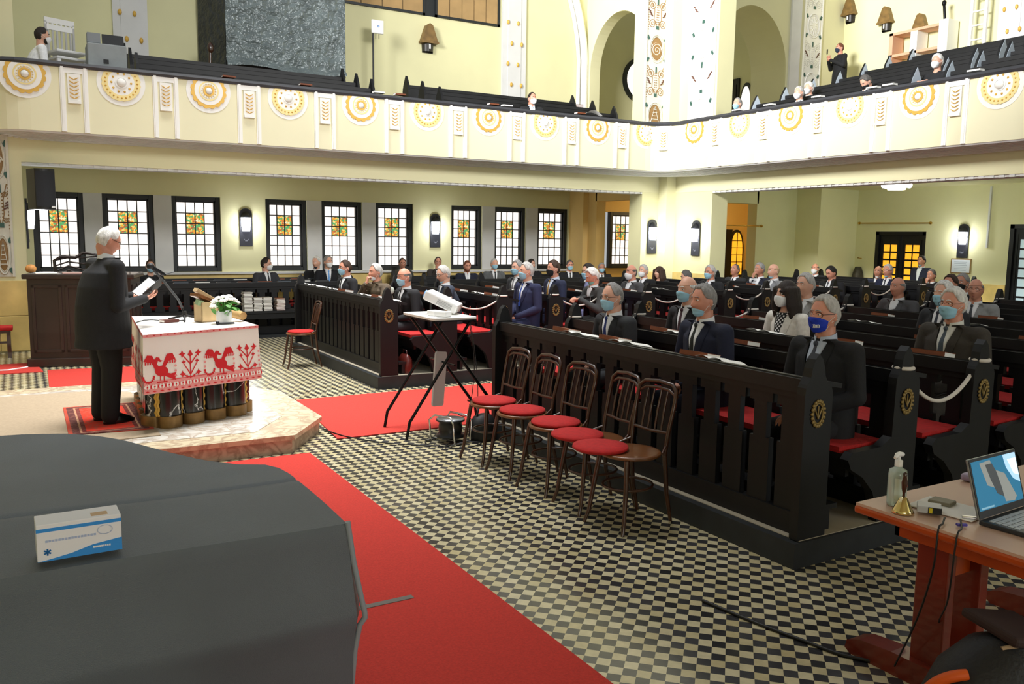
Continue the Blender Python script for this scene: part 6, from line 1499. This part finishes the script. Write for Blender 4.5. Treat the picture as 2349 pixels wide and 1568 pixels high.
# bell-shaped wall lanterns
def bell_lantern(T, rz, label, s=1.0):
    r = empty('wooden_wall_lantern', T, rz, label, 'lantern', 'bell-shaped wooden wall lanterns'); M_l = mat('gilded brown wood', '#7a5f33', .5, .15, noise=(8, .3)); M_l2 = mat('dark lantern glass', '#26221b', .4)
    MB().prism([(-.2 * s, .2 * s), (.2 * s, .2 * s), (.07 * s, .56 * s), (0, .6 * s), (-.07 * s, .56 * s)], -.16 * s, 0).prism([(-.21 * s, .17 * s), (.21 * s, .17 * s), (.21 * s, .22 * s), (-.21 * s, .22 * s)], -.18 * s, 0).ob('bell_hood', M_l, r, bevel=.01)
    MB().lathe([(.13 * s, .0), (.14 * s, .17 * s)], c=(0, -.0, 0), n=10, arc=(R(180), R(360))).box(-.13 * s, .13 * s, -.02, 0, -.02, .18 * s).ob('lantern_body', M_l2, r); MB().cb((0, -.145 * s, .1 * s), (.035 * s, .01, .1 * s)).ob('glass_slit', M_white, r)
bell_lantern((8.12, YW, 5.92), 0, 'brown bell-shaped wall lantern on the left gallery wall beside the white antenna box')
bell_lantern((XW, 14.92, 7.38), R(-90), 'brown bell-shaped lantern on the bright gallery wall, leftmost of three', .95)
bell_lantern((XW, 13.84, 6.96), R(-90), 'brown bell-shaped lantern on the bright gallery wall, middle of three', .95)
bell_lantern((XW, 12.9, 6.6), R(-90), 'brown bell-shaped lantern on the bright gallery wall behind the wooden shelf', .95)
ap = empty('antenna_box', (6.69, 17.3, 3.82), 0, 'white square antenna box on a thin black pole in the gallery gap', 'antenna')
MB().cb((.05, -.02, 2.36), (.27, .05, .28)).ob('antenna_casing', M_whitep, ap, bevel=.02); MB().lathe([(.0, 0), (.025, 0), (.025, .004)], c=(0, 0, 0), n=14, T=Matrix.Translation((.06, -.046, 2.37)) @ Euler((R(90), 0, 0)).to_matrix().to_4x4()).ob('round_mark', mat('pale blue mark', '#9db9e6', .5), ap)
MB().tube([(-.04, 0, 0), (-.04, 0, 2.3)], .02, 8).ob('pole', M_blackm, ap); MB().box(-.2, .2, -.15, .15, 0, .02).ob('foot_plate', M_blackm, ap)
for x in (.02, .09): MB().tube([(x, 0, 2.22), (x, 0, 2.12)], .008, 6).ob('plug', M_plast, ap)
# shelf, ladder, tripod pole on the rear gallery
sh_ = empty('open_shelf', (18.35, 12.75, 5.1), R(-90), 'open pinkish wooden shelf unit with white end panel at the gallery back wall', 'shelf'); M_pk = mat('pinkish wood', '#d9a787', .6)
MB().box(-.68, -.58, -.2, .2, 0, 1.66).box(-.68, .6, -.2, .2, 1.6, 1.66).box(-.68, .6, -.2, .2, 1.1, 1.16).box(-.68, .6, -.2, .2, .4, .46).ob('shelf_frame', M_pk, sh_)
MB().box(.58, .8, -.22, .2, 0, 1.72).ob('end_panel', M_white, sh_, bevel=.02); MB().box(-.12, .05, -.2, .2, 0, 1.6).ob('divider', M_white, sh_)
tp = tag(MB().tube([(18.2, 11.85, 5.1), (18.2, 12.12, 7.15)], .03, 8).ell((18.2, 12.12, 7.18), (.05, .05, .07), 10, 8).ob('black_stand', M_blackm), 'black slanting stand pole behind the white shelf end', 'stand')
ld = empty('ladder', (18.3, 11.35, 5.1), R(-90), 'white aluminium ladder leaning on the gallery back wall', 'ladder')
for x in (-.16, .16): MB().box(x - .03, x + .03, -.03, .03, 0, 3.2).ob('rail', M_white, ld)
for i in range(10): MB().box(-.16, .16, -.02, .02, .25 + .3 * i, .28 + .3 * i).ob('rung', M_white, ld)
bs = empty('gallery_stool_chair', (11.6, 17.0, 4.05), R(-20), 'brown wooden chair back beside the round window arch', 'chair')
MB().box(-.2, .2, -.02, .02, .5, .95).ob('chair_back', M_bent2, bs, bevel=.01); MB().box(-.2, .2, -.4, 0, .42, .46).ob('seat', M_bent2, bs)
for x in (-.17, .17):
    for y in (-.37, -.03): MB().box(x - .02, x + .02, y - .02, y + .02, 0, .42).ob('leg', M_bent2, bs)
cp_ = MB().grid(lambda u, v: (10.0 + .45 * u, 14.3 + .1 * v, 4.325 + .1 * math.sin(PI * u) * (1 - .4 * v)), 8, 3).ob('crumpled_paper', M_paper); tag(cp_, 'crumpled white paper lying on the left gallery rail near the corner', 'paper')
